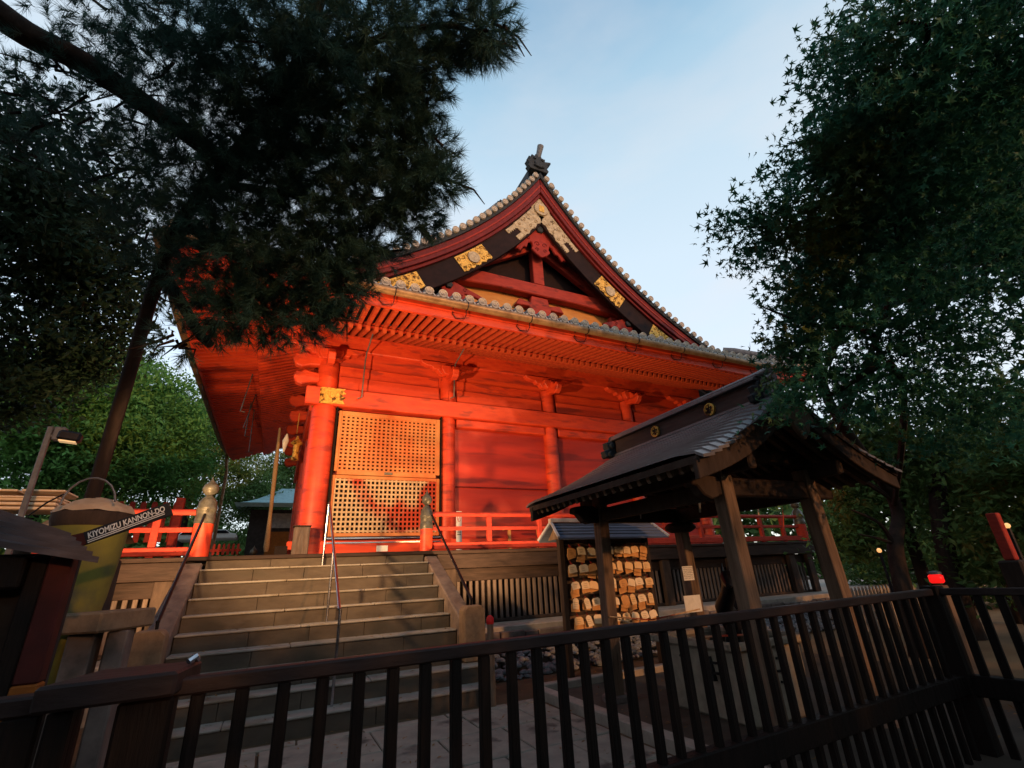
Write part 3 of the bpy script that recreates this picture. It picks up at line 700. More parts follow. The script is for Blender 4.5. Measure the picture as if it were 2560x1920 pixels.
# descending ridges just inside the verge and main ridge
for s_ in (-1, 1):
    g = MB(); P = [prof(s_*t, -.22) for t in np.linspace(.9, 7.4, 24)]; g.tube([(p[0], YG+1.0, p[1]) for p in P], .17, 8); P = [prof(s_*t, -.42) for t in np.linspace(.9, 7.3, 24)]; g.tube([(p[0], YG+1.0, p[1]) for p in P], .10, 8)
    part('descending_ridge', g, TILE, hall, smooth=True)
zr = ZE+rise(9.35)
g = MB(); g.box(XC-.26, XC+.26, YG+.35, YB-1.8, zr-.2, zr+.42); g.tube([(XC, YG+.3, zr+.48), (XC, YB-1.8, zr+.48)], .15, 10); part('main_ridge', g, TILED, hall, bevel=.02)
for s_ in (-1, 1):               # hip ridges
    g = MB(); xe = XL if s_ < 0 else XR
    P = [(xe-s_*d, YE+d, (zsk(xe-s_*d, YE+d))+.12) for d in np.linspace(.1, 1.9, 8)]; g.tube(P, .16, 8); g.tube([(p[0], p[1], p[2]+.2) for p in P], .10, 8)
    g.tube([(p[0], p[1], p[2]+.12+.2*min(1, i/3)) for i, p in enumerate(P[3:])], [.17]*5, 8); part('hip_ridge', g, TILE, hall, smooth=True)
# ridge-end demon tile with its round crest, horns and the finial tube
def ogre(x, y, z, k, parent):
    g = MB(); o = [(-.34, 0), (-.42, .12), (-.36, .2), (-.44, .34), (-.33, .40), (-.36, .54), (-.25, .52), (-.24, .66), (-.13, .62), (-.08, .74), (.03, .64), (.12, .70), (.16, .58), (.28, .62), (.26, .50), (.48, .56), (.50, .50), (.34, .40), (.38, .30), (.30, .22), (.38, .10), (.32, 0)]
    g.prism([(x+a*k, z+b*k) for a, b in o], y, y+.22*k, 'xz')
    g.lathe((x, y-.05*k, z+.3*k), [(.06*k, 0), (.16*k, .0), (.17*k, .03*k), (.17*k, .08*k)], 14, 'y')
    for sx in (-.14, .14): g.lathe((x+sx*k, y-.05*k, z+.5*k), [(.02*k, 0), (.055*k, 0), (.06*k, .06*k)], 8, 'y')
    g.tube([(x-.2*k, y-.03*k, z+.18*k), (x, y-.06*k, z+.1*k), (x+.2*k, y-.03*k, z+.18*k)], .03*k, 6)
    return part('ogre_tile', g, TILED, parent, bevel=.012)
ogre(XC-.02, YG-.02, zr+.10, 1.05, hall)
g = MB(); g.tube([(XC+.02, YG+.1, zr+.72), (XC+.10, YG-.06, zr+1.28)], [.085, .12], 12); part('finial_tube', g, TILE, hall, smooth=True)
ogre(XC-1.0, YG+.85, prof(-1.0, -.1)[1]-.05, .8, hall); ogre(XC+1.0, YG+.85, prof(1.0, -.1)[1]-.05, .8, hall)
g = MB(); g.lathe((XC+.42, YG-.05, prof(.45, -.28)[1]), [(.05, 0), (.12, 0), (.13, .2)], 14, 'y'); part('round_ridge_tile', g, TILE, hall, smooth=True)
# --- gilt fittings on the barge boards
def fit_plate(s_, t0, t1, o0, o1, m, nm, wavy=True, y=None):
    n = 16; y = YG+.172 if y is None else y
    A = [prof(s_*(t0+(t1-t0)*i/n), o0) for i in range(n+1)]; B = [prof(s_*(t0+(t1-t0)*i/n), o1+(.035*math.sin(i*1.9) if wavy and 0 < i < n else 0)) for i in range(n+1)]
    g = MB(); g.strip(A, B, y, YG+.198); return part(nm, g, m, hall, bevel=.008)
def scrolls(s_, t0, t1, oc, am, m):
    g = MB(); rr = random.Random(int(t0*100)+s_)
    k = max(3, int((t1-t0)/.14))
    for i in range(k):
        t = t0+(t1-t0)*(i+.5)/k
        for sg in (-1, 1):
            p = prof(s_*t, oc+sg*am); pts = []
            for q in range(9):
                a = q*.75+i; rad = .075*(1-q/11); pts.append((p[0]+rad*math.cos(a*sg), YG+.163, p[1]+rad*math.sin(a)))
            g.tube(pts, .014, 5)
    part('scrollwork', g, m, hall)
for s_ in (-1, 1):
    fit_plate(s_, .42, 1.55, .60, 1.16, GOLDG, 'gilt_chevron'); scrolls(s_, .95, 1.5, .88, .15, GOLDG)
    # tongue tips
    fit_plate(s_, 1.55, 1.85, .62, .78, GOLDG, 'gilt_tongue'); fit_plate(s_, 1.55, 1.75, .98, 1.16, GOLDG, 'gilt_tongue')
    fit_plate(s_, 2.65, 3.5, .60, 1.14, GOLD, 'gilt_plate'); scrolls(s_, 2.65, 3.5, .87, .16, GOLD)
    p = prof(s_*3.07, .87); g = MB(); g.lathe((p[0], YG+.13, p[1]), [(.13, 0), (.19, 0), (.2, .03), (.2, .06)], 20, 'y'); part('crest_boss', g, GOLDG, hall, smooth=True)
    fit_plate(s_, 4.55, 6.4, .60, 1.10, GOLD, 'gilt_foot_plate'); scrolls(s_, 4.6, 6.3, .86, .15, GOLD)
g = MB(); p = (XC, apex_z(.86)[1]+.0); g.lathe((XC, YG+.11, p[1]), [(.17, 0), (.25, 0), (.27, .03), (.27, .07)], 24, 'y'); part('crest_boss', g, GOLDG, hall, smooth=True)
g = MB(); g.prism([(XC-.11, p[1]-.12), (XC+.09, p[1]-.14), (XC+.12, p[1]+.12), (XC-.08, p[1]+.14)], YG+.095, YG+.108, 'xz'); part('crest_plate', g, GOLD, hall)
ta, za = apex_z(.58)
g = MB(); g.prism([(XC, za), (XC+.42, prof(.42+.0, .60)[1]-.02), (XC+.3, za-.95), (XC, za-.66), (XC-.3, za-.95), (XC-.42, prof(.42, .60)[1]-.02)], YG+.165, YG+.197, 'xz'); part('gilt_chevron', g, GOLDG, hall, bevel=.008)
# --- pendants (gegyo)
def gegyo(x, z, k, tilt=0):
    o = [(-.10, .3), (-.35, -.1), (-.62, -.55), (-.90, -.98), (-1.02, -1.22), (-.90, -1.18), (-.84, -1.28), (-.68, -1.02), (-.58, -1.04), (-.48, -.80), (-.36, -.74), (-.32, -.9), (-.38, -1.02), (-.22, -1.2), (0, -1.32), (.22, -1.2), (.38, -1.02), (.32, -.9), (.36, -.74), (.48, -.80), (.58, -1.04), (.68, -1.02), (.84, -1.28), (.90, -1.18), (1.02, -1.22), (.90, -.98), (.62, -.55), (.35, -.1), (.10, .3)]
    c, s_ = math.cos(tilt), math.sin(tilt)
    P = [(x+(a*c-b*s_)*k, z+(a*s_+b*c)*k) for a, b in o]
    g = MB(); g.prism(P, YG+.36, YG+.46, 'xz'); pe = part('carved_pendant', g, GEG, hall, bevel=.02)
    g = MB()
    for sx in (-1, 1):
        for (a, b, r_) in ((.14, -.78, .11), (.5, -.62, .1), (.15, -1.02, .08)):
            pts = []
            for q in range(10):
                th = q*.7; rad = r_*(1-q/12)
                aa, bb = sx*(a+rad*math.cos(th)), b+rad*math.sin(th); pts.append((x+(aa*c-bb*s_)*k, YG+.355, z+(aa*s_+bb*c)*k))
            g.tube(pts, .014, 5)
    part('carved_scroll', g, DRED, pe)
    g = MB(); bx_, bz_ = x+.12*s_*k, z-.12*c*k; g.lathe((bx_, YG+.27, bz_), [(.04*k, 0), (.14*k, .01), (.17*k, .03), (.17*k, .09)], 6, 'y'); part('hexagon_boss', g, TILED, pe)
za = apex_z(1.22)[1]
gegyo(XC, za+.0, .95)
for s_ in (-1, 1):
    p = prof(s_*4.0, 1.24); gegyo(p[0], p[1]+.1, .72, -s_*R(38))
# --- gable framing behind
YP = YG+1.05
g = MB()
P = [prof(t, 1.0) for t in np.linspace(-5.2, -.9, 20)]+[(XC, apex_z(1.0)[1])]+[prof(t, 1.0) for t in np.linspace(.9, 5.2, 20)]
g.prism(P+[(P[-1][0]+.5, 8.62), (P[0][0]-.5, 8.62)], YP, YP+.08, 'xz'); part('gable_wall', g, DARKL, hall)
g = MB(); g.box(XC-3.3, XC+3.3, YP-.10, YP-.02, 8.65, 10.25); part('gable_panel', g, WARMP, hall, bevel=.01)
zt = 10.02
g = MB(); g.prism([(XC-3.5, zt-.18), (XC-3.35, zt-.30), (XC-2.9, zt-.12), (XC-1.5, zt-.02), (XC+1.5, zt-.02), (XC+2.9, zt-.12), (XC+3.35, zt-.30), (XC+3.5, zt-.18), (XC+3.45, zt+.34), (XC+2.5, zt+.42), (XC-2.5, zt+.42), (XC-3.45, zt+.34)], YP-.42, YP-.12, 'xz'); part('rainbow_beam', g, REDG, hall, bevel=.03)
g = MB(); g.box(XC-.20, XC+.20, YP-.40, YP-.14, zt+.43, 12.0); part('king_post', g, REDG, hall, bevel=.02)
for s_ in (-1, 1):
    g = MB(); g.prism([(XC+s_*.25, zt+1.72), (XC+s_*2.45, zt+.43), (XC+s_*2.9, zt+.43), (XC+s_*2.2, zt+.98), (XC+s_*.9, zt+1.70), (XC+s_*.25, zt+2.05)], YP-.36, YP-.16, 'xz'); part('strut', g, REDG, hall, bevel=.02)
g = MB(); g.prism([(XC-.9, 9.55), (XC-.75, 9.8), (XC-.35, 9.72), (XC-.3, 9.98), (XC+.3, 9.98), (XC+.35, 9.72), (XC+.75, 9.8), (XC+.9, 9.55), (XC+.4, 9.57), (XC+.3, 9.1), (XC-.3, 9.1), (XC-.4, 9.57)], YP-.34, YP-.14, 'xz'); part('frog_leg_strut', g, REDG, hall, bevel=.02)
for s_ in (-1, 1):
    g = MB(); g.box(XC+s_*3.0-.2, XC+s_*3.0+.2, YP-.36, YP-.14, 8.7, zt-.2); part('bracket_block', g, REDG, hall, bevel=.02)
# bell rope, lantern and streamer at the front of the hall
def hang(name, label, cat, pts, rad, m, n=8):
    g = MB(); g.tube(pts, rad, n); return tag(part(name, g, m, smooth=True), label, cat)
a, b = at_y(700, 1070, 14), at_y(665, 1380, 14)
hang('bell_rope', 'long twisted straw bell rope hanging in front of the hall', 'rope', [a, a*.8+b*.2, a*.7+b*.3, a*.25+b*.75, a*.2+b*.8, b*.96+a*.04, b], [.03, .045, .06, .045, .055, .075, .05], ROPE)
a, b = at_y(718, 1085, 14), at_y(709, 1130, 14)
hang('white_tassel', 'pale cloth tassel hanging beside the bell rope', 'tassel', [a, a*.6+b*.4, b], [.02, .09, .02], WHITEP)
a, b = at_y(742, 1085, 13.6), at_y(737, 1150, 13.6)
t = thing('hanging_lantern', 'gold hanging lantern under the front eave next to the column', 'lantern', tuple(b))
g = MB(); g.tube([a+np.array((0, 0, .6)), a], .01, 5); part('chain', g, GOLD, t)
g = MB(); g.lathe(b, [(.03, -.02), (.1, .0), (.09, .06), (.08, .1), (.08, .40), (.16, .46), (.05, .58), (.02, .66)], 8); part('lantern_body', g, GOLD, t)
for i, (u_, v_, u2, v2, w_) in enumerate(((632, 935, 601, 1028, 'a short bent'), (641, 985, 608, 1070, 'a long thin'), (628, 1005, 612, 1090, 'a looped grey'), (636, 1022, 622, 1130, 'a trailing'))):
    d0 = ray(u_, v_); k0 = 5.75/(d0[2]); a = CAM+d0*k0; d1 = ray(u2, v2); b = CAM+d1*((a[1])/d1[1])
    g = MB(); g.tube([a+np.array((0, 0, .05)), a*.5+b*.5, b, b+np.array((.12, 0, -.01))], .016, 5); part('eave_wire', g, GREYM, hall)
# ================================================================== WATER PAVILION
PX0, PX1, PYN, PYF, RX = 4.27, 5.85, 3.6, 5.92, 5.05
pv = thing('water_pavilion', 'dark timber purification pavilion with copper shingled gable roof', 'pavilion', (RX, 4.75, 0))
def pillar(xb, yb, xt, yt, z0=.03, z1=2.62, w_=.165):
    g = MB(); v = []
    for x, y, z, h in ((xb, yb, z0, w_/2), (xt, yt, z1, w_/2)): v += [(x-h, y-h, z), (x+h, y-h, z), (x+h, y+h, z), (x-h, y+h, z)]
    g.add(v, [(3, 2, 1, 0), (4, 5, 6, 7), (0, 1, 5, 4), (1, 2, 6, 5), (2, 3, 7, 6), (3, 0, 4, 7)])
    p = part('pillar', g, PILW, pv, bevel=.01)
    g = MB(); g.lathe((xb, yb, 0), [(.19, .02), (.18, .09), (.13, .1)], 16); part('base_stone', g, STONE2, pv, smooth=True)
    return p
pillar(4.25, 5.95, 4.31, 5.9); pillar(5.93, 5.95, 5.83, 5.9); pillar(4.27, 3.58, 4.31, 3.64); pillar(5.78, 3.58, 5.74, 3.64)
g = MB(); g.box(3.95, 6.25, 5.84, 5.96, 2.26, 2.46); part('cross_beam', g, WOODH, pv, bevel=.015)
g = MB(); g.box(3.95, 6.15, 3.58, 3.70, 2.28, 2.48); part('cross_beam', g, WOODH, pv, bevel=.015)
for x in (4.31, 5.79): g = MB(); g.box(x-.06, x+.06, 3.2, 6.35, 2.50, 2.68); part('eave_purlin', g, WOODD, pv, bevel=.015)
for x in (4.31, 5.79): g = MB(); g.box(x-.055, x+.055, 3.72, 5.83, 2.27, 2.45); part('side_beam', g, WOODD, pv, bevel=.012)
g = MB(); g.box(RX-.07, RX+.07, 3.1, 6.5, 3.16, 3.30); part('ridge_purlin', g, WOODD, pv)
for y in (3.64, 5.9):
    g = MB(); g.prism([(4.2, 2.70), (4.5, 2.84), (5.6, 2.84), (5.9, 2.70), (5.9, 2.60), (5.4, 2.69), (4.7, 2.69), (4.2, 2.60)], y-.06, y+.06, 'xz'); g.box(RX-.07, RX+.07, y-.05, y+.05, 2.84, 3.17); part('truss', g, WOODD, pv, bevel=.012)
# rounded beam noses
for (x, y, s_) in ((4.17, 5.9, -1), (4.17, 3.64, -1)):
    g = MB(); g.prism([(x, 2.27), (x-.12, 2.24), (x-.22, 2.28), (x-.30, 2.37), (x-.38, 2.39), (x-.36, 2.47), (x-.22, 2.49), (x, 2.48)], y-.07, y+.07, 'xz'); part('beam_nose', g, WOODD, pv, bevel=.015)
g = MB(); g.lathe((5.83, 5.9, 2.16), [(.19, .09), (.24, .04), (.24, 0), (.16, -.05)][::-1], 16); part('bearing_block', g, WOODD, pv, bevel=.01)
EH = 1.62
def pz(d): return 2.60+.36*d+.095*d*d
def py_near(d): return 3.02+.10*d
def py_far(d): return 6.58-.16*d
NC = 13
for s_ in (-1, 1):
    g = MB()
    for i in range(NC):                      # stepped shingle courses
        d0, d1 = EH*i/NC-.01, EH*(i+1)/NC+.02
        xa, xb = RX+s_*(EH-d0), RX+s_*(EH-d1); za, zb = pz(d0)+.034, pz(d1)+.006
        ys = [py_near(d0), py_near(d0)+.10, py_near(d0)+.34, 4.0, 4.7, 5.4, py_far(d0)-.3, py_far(d0)-.1, py_far(d0)]
        dr = [-.085, -.03, 0, 0, 0, 0, 0, -.02, -.05]
        if i > NC-2: ys[0] += .0
        v = []; n = len(ys)
        for (x, z) in ((xa, za), (xb, zb), (xa, za-.03), (xb, zb-.03)): v += [(x, y, z+q) for y, q in zip(ys, dr)]
        f = [];
        for k in range(n-1): f += [(k, k+1, n+k+1, n+k), (2*n+k, 3*n+k, 3*n+k+1, 2*n+k+1), (k, 2*n+k, 2*n+k+1, k+1)]
        f += [(0, n, 3*n, 2*n), (n-1, 3*n-1, 4*n-1, 2*n-1)]
        g.add(v, f)
    part('roof_slope', g, SHINGLE, pv)
    # thick eave edge + soffit
    g = MB(); xa = RX+s_*EH
    P = [(RX+s_*(EH-d), pz(d)-.045) for d in np.linspace(-.0, EH-.02, 10)]; Q = [(x, z-.07) for x, z in P]
    g.strip(P, Q, 3.08, 6.5); part('roof_board', g, WOODD, pv)
    for k in range(21):
        y = 3.25+(6.4-3.25)*k/20; g = MB(); Pn = [(xa-s_*.07, y, pz(.07)-.155), (RX+s_*.8, y, pz(.82)-.155), (RX+s_*.05, y, pz(1.57)-.155)]
        g.beam(Pn[0], Pn[1], .055, .075); g.beam(Pn[1], Pn[2], .055, .075); part('rafter', g, PILW, pv)
    # barge boards, curved underside
    for yb in (3.10, 6.38):
        n = 12; A = [(RX+s_*(EH-d), pz(d)-.06) for d in np.linspace(-.02, EH, n)]; B = [(RX+s_*(EH-d), pz(d)-.26-.05*math.sin(min(1, max(0, d/EH))*math.pi)) for d in np.linspace(-.02, EH, n)]
        g = MB(); g.strip(A, B, yb, yb+.06); part('barge_board', g, WOODD, pv, bevel=.008)
g = MB(); o = [(-.10, 0), (-.22, -.10), (-.30, -.24), (-.18, -.22), (-.13, -.34), (0, -.46), (.13, -.34), (.18, -.22), (.30, -.24), (.22, -.10), (.10, 0)]
g.prism([(RX+a*.9, 3.22+b*.9) for a, b in o], 3.04, 3.09, 'xz'); part('gable_pendant', g, PILW, pv, bevel=.012)
# ridge
g = MB(); g.box(RX-.09, RX+.09, 3.42, 6.16, 3.38, 3.62); part('ridge_board', g, SHRIDGE, pv, bevel=.006)
g = MB(); g.box(RX-.15, RX+.15, 3.36, 6.2, 3.625, 3.66); g.box(RX-.12, RX+.12, 3.34, 6.22, 3.663, 3.70); g.tube([(RX, 3.32, 3.71), (RX, 6.22, 3.71)], .05, 8); part('ridge_cap', g, SHINGLE, pv, bevel=.006)
g = MB(); g.box(RX-.14, RX+.14, 3.40, 6.2, 3.36, 3.39); part('ridge_foot', g, SHINGLE, pv)
g = MB()
for k, (z, y) in enumerate(((3.70, 3.22), (3.61, 3.20), (3.52, 3.18), (3.43, 3.16))): g.tube([(RX, y, z+.02), (RX, 3.45, z)], .052, 10)
part('ridge_end_rolls', g, SHINGLE, pv, smooth=True)
g = MB(); o = [(-.28, 0), (-.32, .10), (-.22, .14), (-.26, .25), (-.14, .27), (-.10, .38), (.10, .38), (.14, .27), (.26, .25), (.22, .14), (.32, .10), (.28, 0)]
g.prism([(RX+a, 3.34+b) for a, b in o], 6.18, 6.30, 'xz')
for a, b in ((-.2, .05), (.2, .05), (-.15, .2), (.15, .2), (0, .32)): g.tube([(RX+a, 6.14, 3.34+b), (RX+a*1.1, 6.36, 3.34+b)], .05, 8)
part('ridge_end_tile', g, TILED, pv, bevel=.01)
g = MB(); g.prism([(RX+a*.8, 3.34+b*.8) for a, b in o], 3.36, 3.44, 'xz'); part('ridge_end_tile', g, TILED, pv, bevel=.01)
def crest(u_, v_):
    d = ray(u_, v_); X = RX-.10; p = CAM+d*(X/d[0]); y, z = p[1], 3.50
    g = MB(); g.lathe((X-.02, y, z), [(.085, .03), (.085, 0), (.072, -.004), (.068, .008), (.0, .008)][::-1], 20, 'x'); c = part('crest_disc', g, GOLD, pv, smooth=True)
    g = MB()
    for k in range(3):
        a = R(90+120*k); g.beam((X-.016, y, z), (X-.016, y+.062*math.cos(a), z+.062*math.sin(a)), .010, .012, (1, 0, 0))
        a2 = a+R(60); g.lathe((X-.02, y+.036*math.cos(a2), z+.036*math.sin(a2)), [(.020, .004), (.016, -.003)][::-1], 8, 'x')
    part('crest_mark', g, DARKL, c)
crest(1638, 1073); crest(1774, 1021)
# paper streamers and cords hanging from the beams
def streamer(nm, lab, cat, u_, v_, v2, Y, w_, m, grp=None):
    a, b = at_y(u_, v_, Y), at_y(u_+2, v2, Y); g = MB(); n = 5; v = []
    for i in range(n):
        t = i/(n-1); p = a*(1-t)+b*t; ww = w_*(.35 if i == 0 else 1-.25*abs(t-.6)); o = .008*math.sin(i*2.2)
        for sx, sy in ((-1, -.002), (1, -.002), (1, .002), (-1, .002)): v.append((p[0]+sx*ww/2+o, p[1]+sy+o, p[2]))
    f = [(3, 2, 1, 0), tuple(4*(n-1)+k for k in range(4))]
    for i in range(n-1):
        for k in range(4): f.append((i*4+k, i*4+(k+1) % 4, i*4+4+(k+1) % 4, i*4+4+k))
    g.add(v, f); o = tag(part(nm, g, m), lab, cat, grp)
    g = MB(); g.tube([a+np.array((0, 0, .12)), a], .003, 4); part('cord', g, ROPE, o); return o
G_ = 'paper strips hanging under the pavilion beams'
streamer('paper_strip', 'white paper strip hanging just right of the front left pavilion pillar', 'paper strip', 1565, 1258, 1291, 5.8, .022, WHITEP, G_)
streamer('paper_strip', 'second white paper strip from the front left pillar, hanging from the same beam', 'paper strip', 1600, 1264, 1297, 5.8, .022, WHITEP, G_)
streamer('paper_strip', 'long crumpled white paper strip hanging in the middle of the pavilion beam', 'paper strip', 1748, 1240, 1281, 4.6, .035, WHITEP, G_)
streamer('paper_strip', 'short yellowish strip hanging between the two nearer pavilion pillars', 'paper strip', 1895, 1268, 1288, 5.7, .035, LATW2, G_)
streamer('paper_strip', 'tall cream strip hanging in front of the far end of the veranda railing', 'paper strip', 1957, 1272, 1318, 5.7, .028, LATW2, G_)
# straw rope sagging round the pillars
g = MB(); g.tube([(4.2, 5.82, 1.02), (4.9, 5.8, .93), (5.85, 5.82, 1.0)], .010, 5); g.tube([(4.33, 3.7, .95), (4.33, 4.7, .84), (4.33, 5.8, .98)], .010, 5)
tag(part('thin_rope', g, LATW2), 'thin pale rope strung between the pavilion pillars at knee height', 'rope')
# notices on the back pillar
def board(nm, lab, cat, u0, v0, u1, v1, Y, m, lines=0, grp=None):
    a, b = at_y(u0, v0, Y), at_y(u1, v1, Y); g = MB(); g.box(a[0], b[0], Y-.006, Y, b[2], a[2]); o = tag(part(nm, g, m), lab, cat, grp)
    if lines:
        g = MB(); hh = (a[2]-b[2])/(lines+1); rr = random.Random(lines)
        for i in range(lines):
            z = a[2]-hh*(i+.8); xx = a[0]+.012
            while xx < b[0]-.02:
                l = rr.uniform(.008, .02); g.beam((xx, Y-.008, z+rr.uniform(-.004, .004)), (xx+l, Y-.008, z+rr.uniform(-.006, .006)), .004, .004, (0, 1, 0)); xx += l+.006
        part('writing', g, INK, o)
    return o
board('paper_notice', 'small handwritten paper notice tied round the back right pavilion pillar', 'notice', 1704, 1416, 1736, 1450, 5.84, WHITEP, 7)
board('white_board', 'blank white sheet fixed low on the back right pavilion pillar', 'notice', 1708, 1490, 1756, 1528, 5.83, WHITEP)
# stone basin
bs = thing('stone_basin', 'carved stone water basin standing inside the pavilion', 'basin', (5.0, 4.7, 0))
g = MB(); g.prism([(4.62, .03), (5.5, .03), (5.6, .74), (4.52, .74)], 4.1, 5.3, 'xz'); part('trough', g, mat('basin_stone', (.30, .25, .19), .85, (.19, .155, .12), 6, bump=.4), bs, bevel=.03)
g = MB(); g.box(4.44, 5.68, 4.02, 4.12, .745, .82); g.box(4.44, 5.68, 5.28, 5.38, .745, .82); g.box(4.44, 4.56, 4.12, 5.28, .745, .82); g.box(5.56, 5.68, 4.12, 5.28, .745, .82); part('rim', g, MATS['basin_stone'], bs, bevel=.015)
g = MB(); g.box(4.56, 5.56, 4.12, 5.28, .75, .775); part('water', g, mat('basin_water', (.02, .03, .03), .05, bump=0), bs)
g = MB()
for (x0, z0, x1, z1) in ((4.82, .60, 4.97, .60), (4.82, .52, 4.97, .52), (4.895, .66, 4.895, .42), (4.84, .42, 4.96, .42), (5.1, .62, 5.22, .62), (5.16, .66, 5.16, .40), (5.08, .50, 5.24, .50), (5.1, .40, 5.24, .36)): g.beam((x0, 4.092, z0), (x1, 4.092, z1), .022, .02, (0, 1, 0))
for (y0, z0, y1, z1) in ((4.40, .60, 4.55, .60), (4.475, .66, 4.475, .42), (4.40, .50, 4.55, .50), (4.8, .62, 4.95, .62), (4.87, .66, 4.87, .40)): g.beam((4.525+.02, y0, z0), (4.545, y1, z1), .022, .06, (1, 0, 0))
part('engraving', g, INK, bs)
dg = thing('bronze_dragon', 'dark bronze dragon spout rising over the stone basin', 'statue', (5.35, 4.6, .8))
g = MB(); g.tube([(5.6, 5.0, .78), (5.5, 5.0, 1.0), (5.3, 4.85, 1.1), (5.2, 4.65, 1.25), (5.1, 4.5, 1.42), (4.98, 4.4, 1.44), (4.86, 4.32, 1.36)], [.13, .13, .11, .09, .09, .10, .03], 10); part('body', g, BLKM, dg, smooth=True)
g = MB()
for a in (-1, 1): g.tube([(5.02, 4.46+a*.05, 1.5), (5.16, 4.52+a*.1, 1.62)], [.022, .004], 5)
for i in range(6): t = i/5; g.tube([(5.1+.4*t, 4.5+.5*t, 1.42-.4*t), (5.14+.42*t, 4.52+.5*t, 1.58-.4*t)], [.03, .004], 5)
part('horns', g, BLKM, dg)
ft = thing('bronze_pot', 'dark lidded bronze pot with finial behind the near left pavilion pillar', 'pot', (4.75, 5.5, .8))
g = MB(); c = at_y(1838, 1500, 5.6); g.lathe((c[0], 5.6, c[2]), [(.03, -.14), (.10, -.12), (.12, -.02), (.09, .06), (.04, .09), (.02, .12), (.045, .16), (.005, .20)], 14); part('pot', g, BLKM, ft, smooth=True)
g = MB(); g.tube([(c[0], 5.6, .8), (c[0], 5.6, c[2]-.12)], .03, 8); part('stand', g, BLKM, ft)

# ================================================================== PLAQUE RACK
YR = 7.72
rk = thing('plaque_rack', 'roofed wooden rack crowded with hanging prayer plaques', 'rack', (5.65, YR, 0))
for x in (4.66, 6.62): g = MB(); g.box(x-.05, x+.05, YR-.05, YR+.05, 0, 2.30); part('post', g, WOODD, rk, bevel=.008)
g = MB(); g.box(4.712, 6.568, YR+.02, YR+.04, .70, 2.16); part('back_board', g, PILW, rk)
ROWZ = [2.06, 1.775, 1.49, 1.205, .93]
for z in ROWZ: g = MB(); g.box(4.712, 6.568, YR-.03, YR+.018, z-.02, z+.02); part('hanging_rail', g, WOODD, rk)
for s_ in (-1, 1):
    g = MB(); g.add([(4.5, YR, 2.46), (6.85, YR, 2.46), (6.93, YR+s_*.36, 2.17), (4.42, YR+s_*.36, 2.17), (4.5, YR, 2.43), (6.85, YR, 2.43), (6.93, YR+s_*.36, 2.14), (4.42, YR+s_*.36, 2.14)],
        [(0, 1, 2, 3), (7, 6, 5, 4), (0, 4, 5, 1), (1, 5, 6, 2), (2, 6, 7, 3), (3, 7, 4, 0)]); rs = part('roof_slope', g, BLUESL, rk)
    g = MB()
    for k in range(1, 5): t = k/5; g.box(4.5-.08*t, 6.85+.08*t, YR+s_*.36*t-.006, YR+s_*.36*t+.006, 2.465-.29*t, 2.478-.29*t)
    part('batten', g, BLUESL, rs)
    for x, dx in ((4.5, -.08), (6.85, .08)): g = MB(); g.beam((x, YR, 2.475), (x+dx, YR+s_*.37, 2.18), .04, .035); part('verge_trim', g, mat('pale_trim', (.38, .37, .40), .6), rs)
g = MB(); g.box(4.47, 6.88, YR-.045, YR+.045, 2.465, 2.535); part('ridge_cap', g, mat('ridge_cap_pink', (.52, .42, .38), .6), rk, bevel=.008)
for x in (4.6, 6.7): g = MB(); g.prism([(YR-.30, 2.17), (YR+.30, 2.17), (YR, 2.42)], x-.012, x+.012, 'yz'); part('gable_board', g, PILW, rk)
ORD = ['first', 'second', 'third', 'fourth', 'fifth', 'sixth', 'seventh', 'eighth', 'ninth']
rr = random.Random(21)
